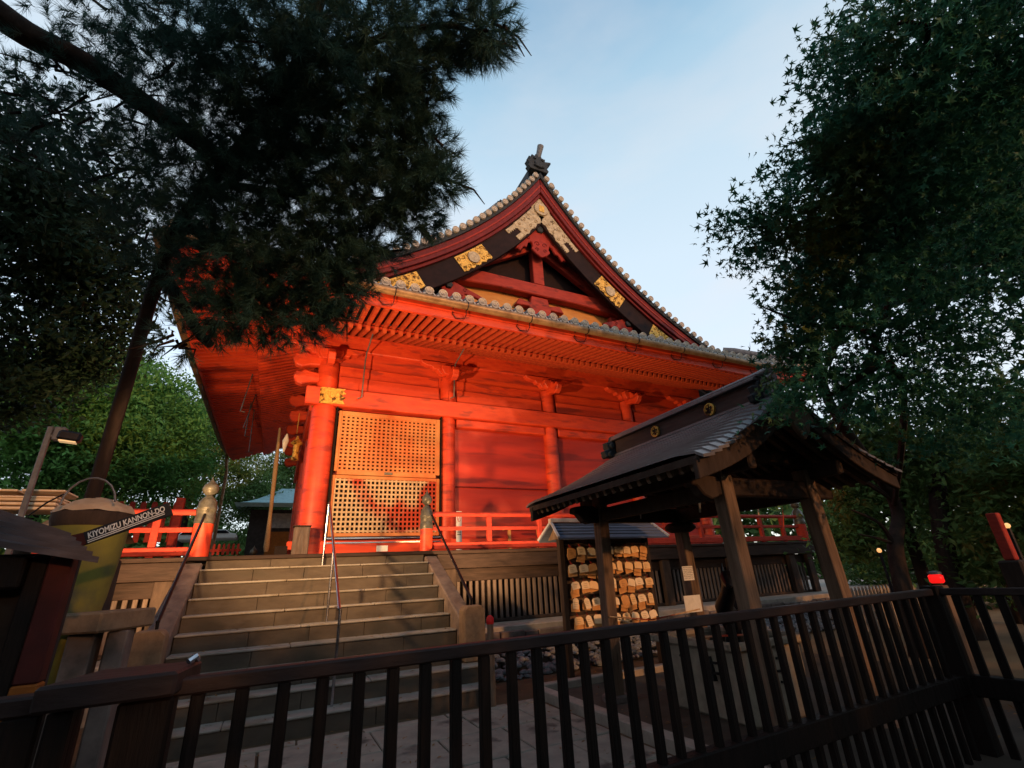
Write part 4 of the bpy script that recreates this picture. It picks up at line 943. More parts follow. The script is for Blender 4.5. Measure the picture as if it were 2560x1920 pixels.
for ri, zr_ in enumerate(ROWZ):
    for ci in range(9):
        x = 4.82+ci*.205+rr.uniform(-.02, .02); k = rr.choice((0, 1, 1, 1, 0, 2)); nst = rr.choice((2, 2, 3))
        for sidx in range(nst):
            w_, h = rr.uniform(.155, .185), rr.uniform(.118, .145); tilt = R(rr.uniform(-14, 14)); zc = zr_-.10-.06*sidx-rr.uniform(0, .02)
            if rr.random() < .2 and not sidx: w_, h = .11, .175
            yy = YR-.115+.022*sidx-rr.uniform(0, .02); lean = R(rr.uniform(4, 16))*(1 if sidx == 0 else .5)
            o2 = [(-w_/2, -h/2), (w_/2, -h/2), (w_/2, h/2-.03), (w_/2-.035, h/2), (-w_/2+.035, h/2), (-w_/2, h/2-.03)]
            g = MB(); v = []
            for q in (0, .008):
                for a, b in o2:
                    aa, bb = a*math.cos(tilt)-b*math.sin(tilt), a*math.sin(tilt)+b*math.cos(tilt); v.append((x+aa, yy-math.sin(lean)*(h/2-bb)*-1*-1+q, zc+bb*math.cos(lean)))
            n = 6; f = [tuple(range(n)), tuple(range(2*n-1, n-1, -1))]+[(i, i+n, (i+1) % n+n, (i+1) % n) for i in range(n)]
            g.add(v, f)
            tone = ('honey coloured', 'pale', 'orange brown')[k if not sidx else 2]
            lab = ('%s wooden prayer plaque in front, %s from the left in the %s rack row' if not sidx else '%s prayer plaque peeking out below the %s hook of the %s rack row') % (tone, ORD[ci], ORD[ri] if ri < 4 else 'lowest')
            if sidx: lab = ('%s prayer plaque half hidden beneath the %s one of the %s rack row' if sidx == 1 else '%s prayer plaque lowest in stack %s of the %s rack row') % (tone, ORD[ci], ORD[ri] if ri < 4 else 'lowest')
            o = tag(part('prayer_plaque', g, EMA[k if not sidx else 2]), lab, 'prayer plaque', 'wooden prayer plaques hung on the rack')
            if not sidx:
                g = MB(); g.tube([(x-.02, yy+.0, zc+h/2-.02), (x, YR-.045, zr_+.02), (x+.02, yy+.0, zc+h/2-.02)], .004, 4); part('cord', g, CORD, o)
                if rr.random() < .6:
                    g = MB()
                    for q in range(3): zz = zc+.02-q*.028; yq = yy-.003-math.sin(lean)*(h/2-(zz-zc)); g.beam((x-.045, yq, zz), (x+rr.uniform(.0, .045), yq, zz+rr.uniform(-.004, .004)), .003, .004, (0, 1, 0))
                    part('writing', g, INK, o)
# ================================================================== FRONT FENCE
fe = thing('wooden_fence', 'dark wooden slat fence across the foreground', 'fence', (2.4, 2.5, 0))
ZT = 1.30
A = np.array((-.30, 2.44)); B = np.array((5.60, 2.64)); Cc = np.array((5.72, 1.44)); L0 = np.array((-1.9, 2.38))
def rail(a, b, z0, z1, w_, m, nm): g = MB(); g.beam((*a, (z0+z1)/2), (*b, (z0+z1)/2), w_, z1-z0); part(nm, g, m, fe, bevel=.008)
rail(A, B, ZT-.06, ZT, .065, FENCET, 'top_rail'); rail(A, B, .47, .61, .10, FENCEW, 'lower_rail')
rail(B, B+(Cc-B)*2.2, ZT-.06, ZT, .065, FENCET, 'top_rail'); rail(B, B+(Cc-B)*2.2, .45, .61, .10, FENCEW, 'lower_rail')
rail(L0, A-np.array((.33, .0)), ZT-.06, ZT+.0, .10, FENCET, 'top_rail')
def slat(p, d, w_, z0=.02, z1=ZT-.061):
    d = d/np.linalg.norm(d); n_ = np.array((-d[1], d[0])); g = MB(); h = .022; v = []
    for z in (z0, z1):
        for a, b in ((-1, -1), (1, -1), (1, 1), (-1, 1)): q = p+d*w_/2*a+n_*h*b; v.append((q[0], q[1], z))
    g.add(v, [(3, 2, 1, 0), (4, 5, 6, 7), (0, 1, 5, 4), (1, 2, 6, 5), (2, 3, 7, 6), (3, 0, 4, 7)])
    return part('slat', g, FENCEW, fe, bevel=.005)
rr = random.Random(77); d = B-A; Ld = np.linalg.norm(d); t = .10
while t < Ld-.1: slat(A+d*t/Ld+np.array((0, rr.uniform(-.004, .004))), d, .048+rr.uniform(-.003, .003)); t += .1505
d2 = Cc-B; L2 = np.linalg.norm(d2); t = .16
while t < L2*2.1: slat(B+d2*t/L2, d2, .06); t += .15
for p in (B,): g = MB(); g.box(p[0]-.07, p[0]+.07, p[1]-.07, p[1]+.07, 0, ZT+.02); part('post', g, FENCEW, fe, bevel=.01)
for x, w_ in ((-.70, .10), (-.93, .08), (-1.12, .08), (-1.3, .08), (-1.5, .08), (-1.7, .08)): slat(np.array((x, 2.41)), np.array((1, .04)), w_)
gp = thing('gate_post', 'broad dark gate post with flat weathered cap at the left of the fence', 'post', (-.47, 2.5, 0))
g = MB(); g.prism([(-.66, 2.30), (-.27, 2.33), (-.22, 2.62), (-.56, 2.64)], 1.255, 1.335, 'xy'); part('cap', g, FENCET, gp, bevel=.01)
g = MB(); g.box(-.44, -.27, 2.38, 2.52, 0, 1.25); g.box(-.63, -.56, 2.38, 2.5, 0, 1.25); part('body', g, FENCEW, gp, bevel=.012)
g = MB(); g.tube([(-.235, 2.56, 1.345), (-.24, 2.52, 1.36), (-.26, 2.50, 1.345)], .012, 6); part('latch', g, STEEL, gp)
# red-topped bollard beside the stairs
a = at_y(1225, 1548, 6.7)
bo = thing('red_capped_bollard', 'thin wooden bollard with red cap right of the stair foot', 'bollard', (a[0], 6.7, 0))
g = MB(); g.lathe((a[0], 6.7, 0), [(.055, 0), (.045, a[2]-.06)], 10); part('shaft', g, PILW, bo, smooth=True)
g = MB(); g.lathe((a[0], 6.7, a[2]-.06), [(.05, 0), (.055, .03), (.05, .08), (.02, .11)], 10); part('cap', g, REDPL, bo, smooth=True)

# ================================================================== LEFT SIDE
nb = thing('notice_shelter', 'small dark roofed notice shelter at the left edge', 'shelter', (-1.6, 3.7, 0))
ea, eb = at_y(-160, 1338, 3.3), at_y(243, 1403, 3.3); ra, rb = at_y(-160, 1215, 3.85), at_y(162, 1332, 3.85)
for i in range(6):
    t0, t1 = i/6-.02, (i+1)/6; q = [ea+(ra-ea)*t0, eb+(rb-eb)*t0, eb+(rb-eb)*t1, ea+(ra-ea)*t1]
    g = MB(); up_ = np.array((0, 0, .025)); g.add([q[0]+up_, q[1]+up_, q[2], q[3], q[0]+up_*-.2, q[1]+up_*-.2, q[2]-up_, q[3]-up_], [(0, 1, 2, 3), (7, 6, 5, 4), (0, 4, 5, 1), (1, 5, 6, 2), (2, 6, 7, 3), (3, 7, 4, 0)]); part('roof_plank', g, mat('shelter_shingle', (.085, .07, .075), .6, (.045, .036, .038), 8, (.4, 2, 2), .4), nb)
g = MB(); g.box(-2.2, -1.0, 3.62, 3.66, .5, 1.84); part('back_panel', g, DKBLDG, nb)
g = MB(); g.box(-2.2, -1.16, 3.42, 3.60, 1.66, 1.82); part('head_beam', g, FENCEW, nb, bevel=.01)
g = MB(); g.box(-1.16, -1.08, 3.46, 3.56, 0, 1.82); part('post', g, FENCEW, nb, bevel=.01)
g = MB(); g.prism([(-1.50, 1.66), (-1.40, 1.66), (-1.38, 1.4), (-1.44, 1.15), (-1.46, .9), (-1.56, .9), (-1.55, 1.3)], 3.52, 3.54, 'xz'); part('poster', g, mat('faded_poster', (.34, .28, .22), .8, (.12, .13, .17), 9, bump=.0), nb)
rp_ = thing('red_post', 'dark red leaning post with orange foot beside the notice shelter', 'post', (-1.02, 3.75, 0))
g = MB(); g.beam((-1.03, 3.5, 1.22), (-1.03, 3.5, 1.80), .10, .10, (0, 1, 0)); part('shaft', g, POST_R, rp_, bevel=.008)
g = MB(); g.beam((-1.03, 3.5, 0), (-1.03, 3.5, 1.219), .105, .105, (0, 1, 0)); part('foot', g, ORNG, rp_, bevel=.008)
# sign board with lettering
YS = 3.9
TL, TR, BR, BL, LL, LB = [at_y(u_, v_, YS) for u_, v_ in ((208, 1331), (421, 1256), (432, 1286), (216, 1360), (163, 1342), (190, 1368))]
sg = thing('direction_sign', 'tilted black sign board with white lettering above the mossy drum', 'sign', tuple(BL))
g = MB(); P = [TL, TR, BR, BL]; g.add([(p[0], YS, p[2]) for p in P]+[(p[0], YS+.03, p[2]) for p in P], [(0, 1, 2, 3), (7, 6, 5, 4), (0, 4, 5, 1), (1, 5, 6, 2), (2, 6, 7, 3), (3, 7, 4, 0)]); part('board', g, SIGNB, sg)
g = MB(); P = [LL, TL, BL, LB]; g.add([(p[0], YS+.002, p[2]) for p in P]+[(p[0], YS+.03, p[2]) for p in P], [(0, 1, 2, 3), (7, 6, 5, 4), (0, 4, 5, 1), (1, 5, 6, 2), (2, 6, 7, 3), (3, 7, 4, 0)]); part('board_end', g, POST_R, sg)
ex = TR-TL; ey = TL-BL; W_ = np.linalg.norm(ex); ex = ex/W_; ang = math.atan2(ex[2], ex[0]); hh = np.linalg.norm(ey)
def letters(txt, size, origin, ang, m, parent, width):
    cu = bpy.data.curves.new('lettering', 'FONT'); cu.body = txt; cu.size = size; cu.extrude = .0015; cu.offset = .0009; cu.shear = .12
    tmp = bpy.data.objects.new('lettering_tmp', cu); col.objects.link(tmp)
    dg_ = bpy.context.evaluated_depsgraph_get(); me = bpy.data.meshes.new_from_object(tmp.evaluated_get(dg_)); bpy.data.objects.remove(tmp)
    xs_ = [v.co.x for v in me.vertices]; sc = width/(max(xs_)-min(xs_)); x00 = min(xs_)
    for v in me.vertices:
        a, b, c = (v.co.x-x00)*sc, v.co.y*1.0, v.co.z
        v.co = (origin[0]+a*math.cos(ang)-b*math.sin(ang), origin[1]-c, origin[2]+a*math.sin(ang)+b*math.cos(ang))
    me.materials.clear(); me.materials.append(m); o = bpy.data.objects.new('lettering', me); col.objects.link(o); o.parent = parent; o.matrix_parent_inverse = Matrix.Translation(-parent.location); return o
og = BL+ex*.012+np.array((-math.sin(ang), 0, math.cos(ang)))*hh*.40+np.array((.006, -.003, 0))
letters('KIYOMIZU KANNON-DO', hh*.66, (og[0], YS-.004, og[2]), ang, WHITEP, sg, W_*.90)
g = MB()
for k, hgt in ((0, .27), (1, .12)):
    p = BL+np.array((-math.sin(ang), 0, math.cos(ang)))*hh*hgt; q = p+ex*W_*(.92); g.beam((p[0]+.01, YS-.004, p[2]), (q[0], YS-.004, q[2]), .004, .005, (-math.sin(ang), 0, math.cos(ang)))
part('underline', g, WHITEP, sg)
# mossy drum with tarpaulin, basket handle
dr = thing('mossy_drum', 'tall drum under a mossy yellow green cover behind the sign', 'drum', (-1.36, 5.2, 0))
g = MB(); g.lathe((-1.42, 5.2, 0), [(.19, .9), (.20, 1.45), (.22, 1.6), (.25, 2.0), (.26, 2.18)], 28); part('cover', g, YEL, dr, smooth=True)
g = MB(); g.lathe((-1.42, 5.2, 0), [(.26, 2.14), (.275, 2.2), (.275, 2.25), (.25, 2.26)], 28); part('rim', g, WOODD, dr, smooth=True)
g = MB(); g.box(-1.78, -1.26, 4.95, 5.45, 0, .9); part('stand', g, WOODD, dr, bevel=.01)
g = MB(); rr = random.Random(4); 
rows = []
for i in range(9):
    r_ = .27*(1-i/8)**.8+.001; rows.append([(-1.42+r_*1.05*math.cos(a)+rr.uniform(-.01, .01), 5.2+r_*math.sin(a), 2.255+.13*(i/8)**.6+rr.uniform(-.012, .012)) for a in np.linspace(0, 2*math.pi, 25)])
g.grid(rows); tag(part('tarpaulin', g, TARP, smooth=True), 'crumpled beige tarpaulin heaped on the drum', 'tarpaulin')
g = MB(); c = at_y(205, 1270, 4.9); pts = [(c[0]+.17*math.cos(a)+.03, 4.9, c[2]+.02+.22*math.sin(a)) for a in np.linspace(math.pi, .15, 10)]; g.tube(pts, .008, 6); tag(part('curved_handle', g, GREYM, smooth=True), 'curved grey metal handle arching above the tarpaulin', 'handle')
# cream crates and far tarpaulin
def crate(u0, v0, u1, v1, Y, lab):
    a, b = at_y(u0, v0, Y), at_y(u1, v1, Y); t = thing('plastic_crate', lab, 'crate', ((a[0]+b[0])/2, Y, b[2]), 'cream plastic crates stacked at the left edge')
    h = a[2]-b[2]; g = MB(); n = 3
    for i in range(n): g.box(a[0], b[0], Y, Y+.4, b[2]+h*i/n+.006, b[2]+h*(i+1)/n-.008)
    part('slats', g, CRATE, t, bevel=.008)
    g = MB(); g.box(a[0]-.01, b[0]+.01, Y-.01, Y+.41, a[2]-.012, a[2]+.008); part('rim', g, CRATE, t, bevel=.006)
crate(-30, 1224, 38, 1236, 6.5, 'upper left cream plastic crate cut by the picture edge')
crate(58, 1225, 158, 1236, 6.5, 'long cream plastic crate on top of the stack behind the lamp pole')
crate(-40, 1240, 134, 1276, 6.45, 'big cream slatted crate at the bottom of the stack by the lamp pole')
g = MB(); a = at_y(60, 1300, 6.4); b = at_y(190, 1250, 6.4); rr = random.Random(8)
g.grid([[(a[0]+(b[0]+.35-a[0])*i/14, 6.3+.3*j, a[2]-.15+(.32 if 0 < j < 4 else 0)*(math.sin(math.pi*min(1, (i+.5)/15))**.5)*(1-.25*abs(j-2))+rr.uniform(-.012, .012)) for i in range(15)] for j in range(5)])
tag(part('tarpaulin', g, TARP, smooth=True), 'low beige tarpaulin mound beside the cream crates', 'tarpaulin')
g = MB(); g.box(-3.6, -1.55, 6.25, 7.0, 0, 1.98); tag(part('work_platform', g, DKBLDG, bevel=.02), 'dark platform carrying the crates and tarpaulin', 'platform')
# thin dark wand by the crates
a, b = at_y(70, 1290, 5.9), at_y(160, 1235, 5.9); g = MB(); g.tube([a, a*.5+b*.5+np.array((0, 0, .02)), b], .008, 5); tag(part('bent_cable', g, BLKM), 'bent black cable leaning over the crates', 'cable')
# stone bench / trough
bn = thing('stone_bench', 'weathered stone bench with two block legs beside the stairs', 'bench', (-1.15, 5.0, 0))
g = MB(); g.prism([(-1.38, 4.85), (-1.08, 4.7), (-.84, 5.25), (-1.14, 5.35)], 1.36, 1.50, 'xy'); part('top', g, STONEN, bn, bevel=.015)
g = MB(); g.box(-1.30, -1.14, 4.9, 5.15, 0, 1.355); part('leg', g, STONE2, bn, bevel=.012)
g = MB(); g.box(-1.08, -.95, 4.95, 5.2, 0, 1.355); part('leg', g, STONE2, bn, bevel=.012)
# dark bin low at the left edge
t = thing('rounded_bin', 'brown rounded bin behind the fence at the lower left', 'bin', (-.95, 2.95, 0))
g = MB(); g.prism([(-1.12, .2), (-.86, .2), (-.84, 1.02), (-.87, 1.08), (-1.05, 1.09), (-1.10, 1.03)], 2.85, 3.15, 'xz'); part('body', g, STONEN, t, bevel=.03)
g = MB(); g.beam((-1.04, 2.845, .92), (-.93, 2.845, .93), .01, .008); part('slot', g, INK, t)
# lamp pole with floodlight
lp = thing('floodlight_pole', 'slim pole carrying a floodlight aimed at the hall', 'lamp', (-2.17, 6, 0))
g = MB(); g.box(-2.197, -2.153, 5.98, 6.02, 0, 3.20); part('pole', g, GREYM, lp, bevel=.006)
g = MB(); g.box(-2.14, -2.05, 5.97, 6.05, 3.06, 3.20); part('junction_box', g, GREYM, lp, bevel=.01)
g = MB(); g.beam((-2.10, 6.0, 3.12), (-1.92, 6.02, 3.10), .12, .10); part('lamp_head', g, BLKM, lp, bevel=.02)
g = MB(); g.beam((-2.08, 5.99, 3.06), (-1.95, 6.01, 3.05), .09, .012); part('lens', g, BULB, lp)
g = MB(); g.beam((-2.17, 6, 3.10), (-2.08, 6, 3.13), .02, .02); part('arm', g, GREYM, lp)
def flood(loc, aim, power, size, blend, colr, rad=.12, nm='floodlight'):
    l = bpy.data.lights.new(nm, 'SPOT'); l.energy = power; l.color = colr; l.spot_size = R(size); l.spot_blend = blend; l.shadow_soft_size = rad
    o = bpy.data.objects.new(nm, l); col.objects.link(o); o.location = loc; o.rotation_euler = (Vector(aim)-Vector(loc)).to_track_quat('-Z', 'Y').to_euler(); return o
WARM = (1.0, .58, .26)
flood((-1.9, 6.2, 3.15), (4.2, 12, 4.9), 640, 106, .9, WARM)
# ground floodlight behind the stair foot, right side
gf = thing('ground_floodlight', 'small ground floodlight between the stairs and the plaque rack', 'lamp', (3.5, 8.6, .3))
g = MB(); g.box(3.4, 3.6, 8.52, 8.62, .30, .45); part('housing', g, BLKM, gf, bevel=.01)
g = MB(); g.box(3.47, 3.53, 8.55, 8.59, .15, .295); part('bracket', g, BLKM, gf)
g = MB(); g.box(3.42, 3.58, 8.625, 8.63, .32, .43); part('lens', g, BULB, gf)
flood((3.5, 8.45, .75), (5.6, 12.2, 7.8), 210, 110, .9, WARM, .1)
c_ = copy_tree(gf, (-5.18, -.95, -.2), 'small ground floodlight on the ground behind the left newel block of the stairs')
flood((-1.68, 8.0, .45), (-.1, 13.2, 7.3), 320, 92, .9, WARM, .1)

# ================================================================== RIGHT SIDE
p = at_y(2340, 1445, 4.1)
rl = thing('red_lantern', 'glowing red lantern on a wooden post beyond the fence', 'lantern', (p[0], 4.1, 0))
g = MB(); g.lathe((p[0], 4.1, p[2]-.07), [(.07, 0), (.092, .02), (.092, .10), (.07, .12)], 14); part('lamp_glass', g, REDLAMP, rl, smooth=True)
g = MB(); g.lathe((p[0], 4.1, p[2]+.052), [(.085, .0), (.085, .03), (.02, .05)], 14); part('lid', g, GREYM, rl, smooth=True)
g = MB(); g.box(p[0]-.09, p[0]+.09, 4.02, 4.18, 0, p[2]-.10); part('post', g, PILW, rl, bevel=.012)
a, b, c = at_y(2483, 1283, 2.6), at_y(2530, 1400, 2.6), at_y(2590, 1540, 2.6)
rp2 = thing('red_timber_post', 'red painted timber post with weathered grey foot at the right edge', 'post', (b[0], 2.6, 0))
g = MB(); g.beam((b[0], 2.6, b[2]), (b[0], 2.6, a[2]), .10, .10, (0, 1, 0)); part('shaft', g, REDF, rp2, bevel=.01)
g = MB(); g.beam((b[0]+.02, 2.6, 0), (b[0]+.02, 2.6, b[2]-.001), .24, .2, (0, 1, 0)); part('foot', g, WOODD, rp2, bevel=.02)
pk = thing('white_picket_fence', 'low row of pale pickets beyond the pavilion', 'fence', (13, 7.5, 0))
for i in range(16):
    x = 11.9+i*.145; g = MB(); g.prism([(x-.03, 0), (x+.03, 0), (x+.03, .88), (x, .95), (x-.03, .88)], 7.5, 7.53, 'xz'); part('picket', g, CONC, pk)
g = MB(); g.box(11.8, 14.2, 7.54, 7.57, .3, .38); part('rail', g, CONC, pk)
def pickets(x0, x1, Y, z0, z1, n, label):
    t = thing('red_picket_fence', label, 'fence', ((x0+x1)/2, Y, z0), 'red picket fences beyond the railing')
    for i in range(n):
        x = x0+(x1-x0)*i/(n-1); w_ = (x1-x0)/(n-1)*.26; g = MB(); g.prism([(x-w_, z0), (x+w_, z0), (x+w_, z1-.04), (x+w_*.5, z1), (x-w_*.5, z1), (x-w_, z1-.04)], Y, Y+.03, 'xz'); part('picket', g, REDF, t)
    g = MB(); g.box(x0-.1, x1+.1, Y+.031, Y+.07, z0+.3*(z1-z0), z0+.3*(z1-z0)+.08); part('rail', g, REDF, t)
pickets(-3.2, -2.05, 12.4, 2.6, 3.42, 7, 'tall red picket fence behind the left veranda railing')
g = MB(); g.box(-2.06, -1.9, 12.3, 12.45, 2.16, 3.5); tag(part('red_fence_post', g, REDF, bevel=.01), 'taller red post ending the picket fence', 'post')
pickets(-1.85, -1.15, 19.0, 2.70, 3.05, 6, 'small far red picket fence next to the bell rope')
# small hall with copper roof far behind
bd = thing('small_shrine', 'small building with pale green copper roof behind the hall', 'building', (1, 33, 0))
g = MB(); v = []
for i in range(10):
    t = i/9; z = 5.95+1.3*t**1.5; v.append([(-2.3+2.2*t, 29.3+3*t, z), (6-1*t, 29.3+3*t, z)])
g.grid(v); g.grid([[(-2.3, 29.3, 5.95), (6, 29.3, 5.95)], [(-2.2, 29.5, 5.75), (6, 29.5, 5.75)]]); g.grid([[(p_[0][0], 29.3+7-3*(i/9) if False else 36.3-3*(i/9), p_[0][2]), (p_[0][0], p_[0][1], p_[0][2])] for i, p_ in enumerate(v)]); part('roof', g, COPR, bd, fix=False)
g = MB(); g.box(-1.5, 5.5, 30.3, 35.5, 0, 5.7); part('wall', g, DKBLDG, bd)
g = MB(); g.box(-.6, 5.4, 30.24, 30.29, 4.7, 5.5); part('plaster_band', g, mat('grey_plaster', (.30, .28, .26), .8), bd)
g = MB(); g.box(-.55, 5.4, 30.2, 30.26, 1.0, 4.5); part('orange_panel', g, ORNG, bd)
# parked cars far behind, tiny
for i, (u_, v_, col_, lab) in enumerate(((478, 1338, WHITEP, 'distant white car roof glimpsed between the railing and red post'), (562, 1334, WHITEP, 'distant pale car glimpsed right of the red post'))):
    p = at_y(u_, v_, 30); t = thing('parked_car', lab, 'car', tuple(p), 'distant cars behind the veranda')
    g = MB(); g.prism([(p[0]-.6, p[2]-.25), (p[0]+.6, p[2]-.25), (p[0]+.55, p[2]), (p[0]+.25, p[2]+.05), (p[0]+.05, p[2]+.22), (p[0]-.4, p[2]+.22), (p[0]-.58, p[2]+.02)], 30, 31.4, 'xz'); part('body', g, col_, t, bevel=.05)
    g = MB(); g.prism([(p[0]+.0, p[2]+.02), (p[0]+.2, p[2]+.04), (p[0]+.02, p[2]+.18), (p[0]-.36, p[2]+.18), (p[0]-.5, p[2]+.02)], 29.98, 30.0, 'xz'); part('window', g, BLKM, t)
# ================================================================== TREES
def limb(g, pts, r0, r1, n=9, sub=4, jit=.0):
    pts = [np.array(p, float) for p in pts]; out = []
    for i in range(len(pts)-1):
        p0, p1, p2, p3 = pts[max(i-1, 0)], pts[i], pts[i+1], pts[min(i+2, len(pts)-1)]
        for k in range(sub):
            t = k/sub; out.append(.5*((2*p1)+(-p0+p2)*t+(2*p0-5*p1+4*p2-p3)*t*t+(-p0+3*p1-3*p2+p3)*t**3))
    out.append(pts[-1]); m = len(out); g.tube(out, [r0+(r1-r0)*i/(m-1) for i in range(m)], n)
def D(x, y, d): return at_d(x*DS, y*DS, d)
# ---- the big pine in front of the hall
px_ = [ # display x, y, distance, radius px, tufts
 (420, 60, 7.4, 120, 170), (560, 70, 6.6, 130, 190), (700, 70, 6.2, 125, 190), (830, 60, 6.4, 105, 150), (940, 40, 6.6, 80, 90), (1030, 50, 6.4, 55, 80), (1062, 80, 6.2, 34, 38),
 (480, 190, 7.0, 130, 200), (620, 210, 6.6, 130, 210), (760, 200, 6.2, 120, 190), (870, 170, 6.4, 75, 90), (935, 140, 6.3, 36, 46),
 (430, 330, 7.2, 110, 160), (580, 350, 6.8, 130, 220), (730, 340, 6.4, 130, 220), (850, 310, 6.2, 75, 100), (925, 322, 6.2, 42, 56), (955, 392, 6.1, 30, 44), (905, 385, 6.1, 40, 46), (900, 235, 6.3, 40, 54),
 (400, 440, 7.4, 90, 110), (520, 480, 6.8, 110, 170), (660, 470, 6.4, 125, 210), (800, 440, 6.2, 95, 140), (895, 470, 6.2, 44, 60), (860, 405, 6.1, 60, 60),
 (460, 560, 7.0, 85, 110), (580, 590, 6.6, 105, 170), (700, 560, 6.3, 100, 160), (800, 535, 6.3, 60, 60),
 (520, 660, 6.7, 80, 90), (630, 665, 6.4, 85, 100), (710, 620, 6.2, 60, 60), (470, 690, 6.8, 40, 30), (560, 690, 6.6, 45, 38), (690, 690, 6.2, 34, 20), (735, 680, 6.1, 22, 10), (385, 735, 7.0, 34, 18),
 (330, 160, 8.4, 95, 70), (200, 100, 8.6, 110, 60), (70, 90, 8.6, 100, 40), (110, 210, 8.8, 90, 45), (250, 260, 8.4, 90, 60), (60, 290, 8.8, 70, 30), (310, 380, 8.0, 80, 60), (240, 400, 8.4, 60, 36), (300, 500, 8.0, 60, 50), (350, 600, 7.6, 45, 34), (300, 20, 8.2, 90, 60)]
P, A = [], []
for x, y, dd, rp__, n in px_:
    c = D(x, y, dd); r_ = rp__*DS/FPX*dd*.97; n = int(n*1.15)
    u_ = unit(RNG.normal(size=(n, 3))); q = c+u_*(RNG.random((n, 1))**.5)*r_*np.array((1, 1, .9))
    P.append(q); A.append(unit(u_*.8+RNG.normal(size=(n, 3))*.45+np.array((.15, 0, .18))))
P = np.concatenate(P); A = np.concatenate(A)
pine = thing('pine_tree', 'large dark pine overhanging the left half of the hall', 'tree', (-2.25, 7.4, 0))
tri_mesh('needle_crown', tufts(P, A, .17, .155, 62, .0065), NEEDLE, pine)
g = MB(); T0 = np.array((-2.15, 7.5, 0))
limb(g, [T0, (-2.12, 7.5, 2.9), D(272, 830, 7.8), D(340, 600, 7.6), D(390, 480, 7.4), D(500, 340, 7.0), D(640, 150, 6.6), D(700, -60, 6.6)], .082, .07)
part('trunk', g, POLEW, pine, smooth=True)
g = MB()
limb(g, [D(-60, -10, 8.6), D(60, 75, 8.6), D(170, 130, 8.5), D(300, 215, 8.2), D(420, 300, 7.6), D(520, 380, 7.2)], .155, .10)
limb(g, [D(350, 590, 7.6), D(390, 650, 7.3), D(430, 720, 7.1), D(455, 745, 7.0)], .08, .05)
limb(g, [D(500, 340, 7.0), D(650, 330, 6.6), D(800, 320, 6.2), D(930, 325, 6.2)], .07, .015)
limb(g, [D(640, 150, 6.6), D(800, 90, 6.4), D(950, 55, 6.4), D(1050, 75, 6.3)], .06, .012)
limb(g, [D(390, 480, 7.4), D(520, 560, 6.8), D(640, 640, 6.4), D(700, 670, 6.2)], .07, .015)
limb(g, [D(500, 400, 7.0), D(700, 430, 6.4), D(830, 450, 6.2), D(940, 395, 6.1)], .05, .01)
limb(g, [D(600, 250, 6.8), D(780, 210, 6.4), D(930, 145, 6.3)], .05, .01)
limb(g, [D(640, 470, 6.6), D(780, 540, 6.3), D(870, 540, 6.3)], .04, .01)
rr = random.Random(12)
for i in range(150):     # bare twigs
    k = rr.randrange(len(px_)); x, y, dd, rp__, n = px_[k if i % 3 else rr.choice(range(37, 48))]
    a = D(x+rr.uniform(-rp__, rp__)*.8, y+rr.uniform(-rp__, rp__)*.8, dd); b = a+np.array((rr.uniform(-.5, .5), rr.uniform(-.3, .3), rr.uniform(-.35, .3)))
    m_ = (a+b)/2+np.array((rr.uniform(-.1, .1), 0, rr.uniform(-.1, .1))); g.tube([a, m_, b], [.02, .013, .005], 5, cap=False)
part('branches', g, BARK, pine, smooth=True)
# pine needles' own small cones
# ---- maple on the right
mp_ = [(2100, 60, 5.6, 200, 2600), (1950, 90, 5.6, 125, 1500), (1870, 60, 5.6, 48, 260), (1860, 130, 5.5, 42, 200), (2000, 220, 5.6, 150, 2000), (1850, 250, 5.5, 85, 800), (2150, 270, 5.8, 160, 2000),
 (1800, 330, 5.4, 80, 700), (1730, 330, 5.3, 38, 150), (1920, 370, 5.6, 130, 1600), (2080, 420, 5.8, 170, 2000), (1760, 430, 5.4, 85, 800), (1660, 490, 5.3, 75, 620), (1600, 480, 5.3, 40, 210), (1640, 550, 5.4, 45, 220),
 (1780, 530, 5.5, 105, 1200), (1900, 520, 5.6, 120, 1500), (2050, 600, 6.0, 170, 1800), (1740, 610, 5.4, 70, 520), (1700, 650, 5.4, 36, 130), (1850, 650, 5.6, 120, 1500), (1760, 720, 5.4, 80, 800), (1700, 760, 5.3, 50, 330), (1900, 760, 5.7, 140, 1600),
 (2080, 780, 6.0, 160, 1500), (1730, 840, 5.2, 62, 420), (1690, 870, 5.1, 38, 170), (1830, 850, 5.5, 80, 550), (2180, 600, 6.0, 140, 1200), (2150, 900, 6.2, 110, 900), (1980, 900, 6.4, 90, 600), (2200, 130, 5.8, 150, 1200)]
bl = []
for x, y, dd, rp__, n in mp_:
    r_ = rp__*DS/FPX*dd*.86; bl.append((D(x, y, dd), (r_, r_*1.2, r_*.9), int(n*.82)))
bl += [(np.array((7.5, 1.5, 6.0)), (1.8, 2.2, 1.2), 1500), (np.array((8.5, -1, 6)), (2, 2, 1.2), 900)]
P, A = scatter(bl, 34, .13, .6)
maple = thing('maple_tree', 'dark green maple with pointed leaves filling the right side', 'tree', (8.6, 4.6, 0))
tri_mesh('leaf_crown', leaves(P, A, .062, 'star', .7), MAPLE, maple)
g = MB(); b0 = at_y(2275, 1560, 5.2); b0[2] = 0
limb(g, [b0, at_y(2262, 1490, 5.2), at_y(2238, 1370, 5.2), at_y(2235, 1250, 5.2), (8.6, 4.6, 4.2), (7.4, 3.8, 5.6)], .17, .06)
limb(g, [at_y(2238, 1370, 5.2), at_y(2200, 1310, 5.2), at_y(2130, 1275, 5.2)], .05, .015, 6); limb(g, [at_y(2238, 1360, 5.2), at_y(2190, 1345, 5.2), at_y(2145, 1335, 5.2)], .035, .01, 6); part('trunk', g, BARK, maple, smooth=True)
g = MB()
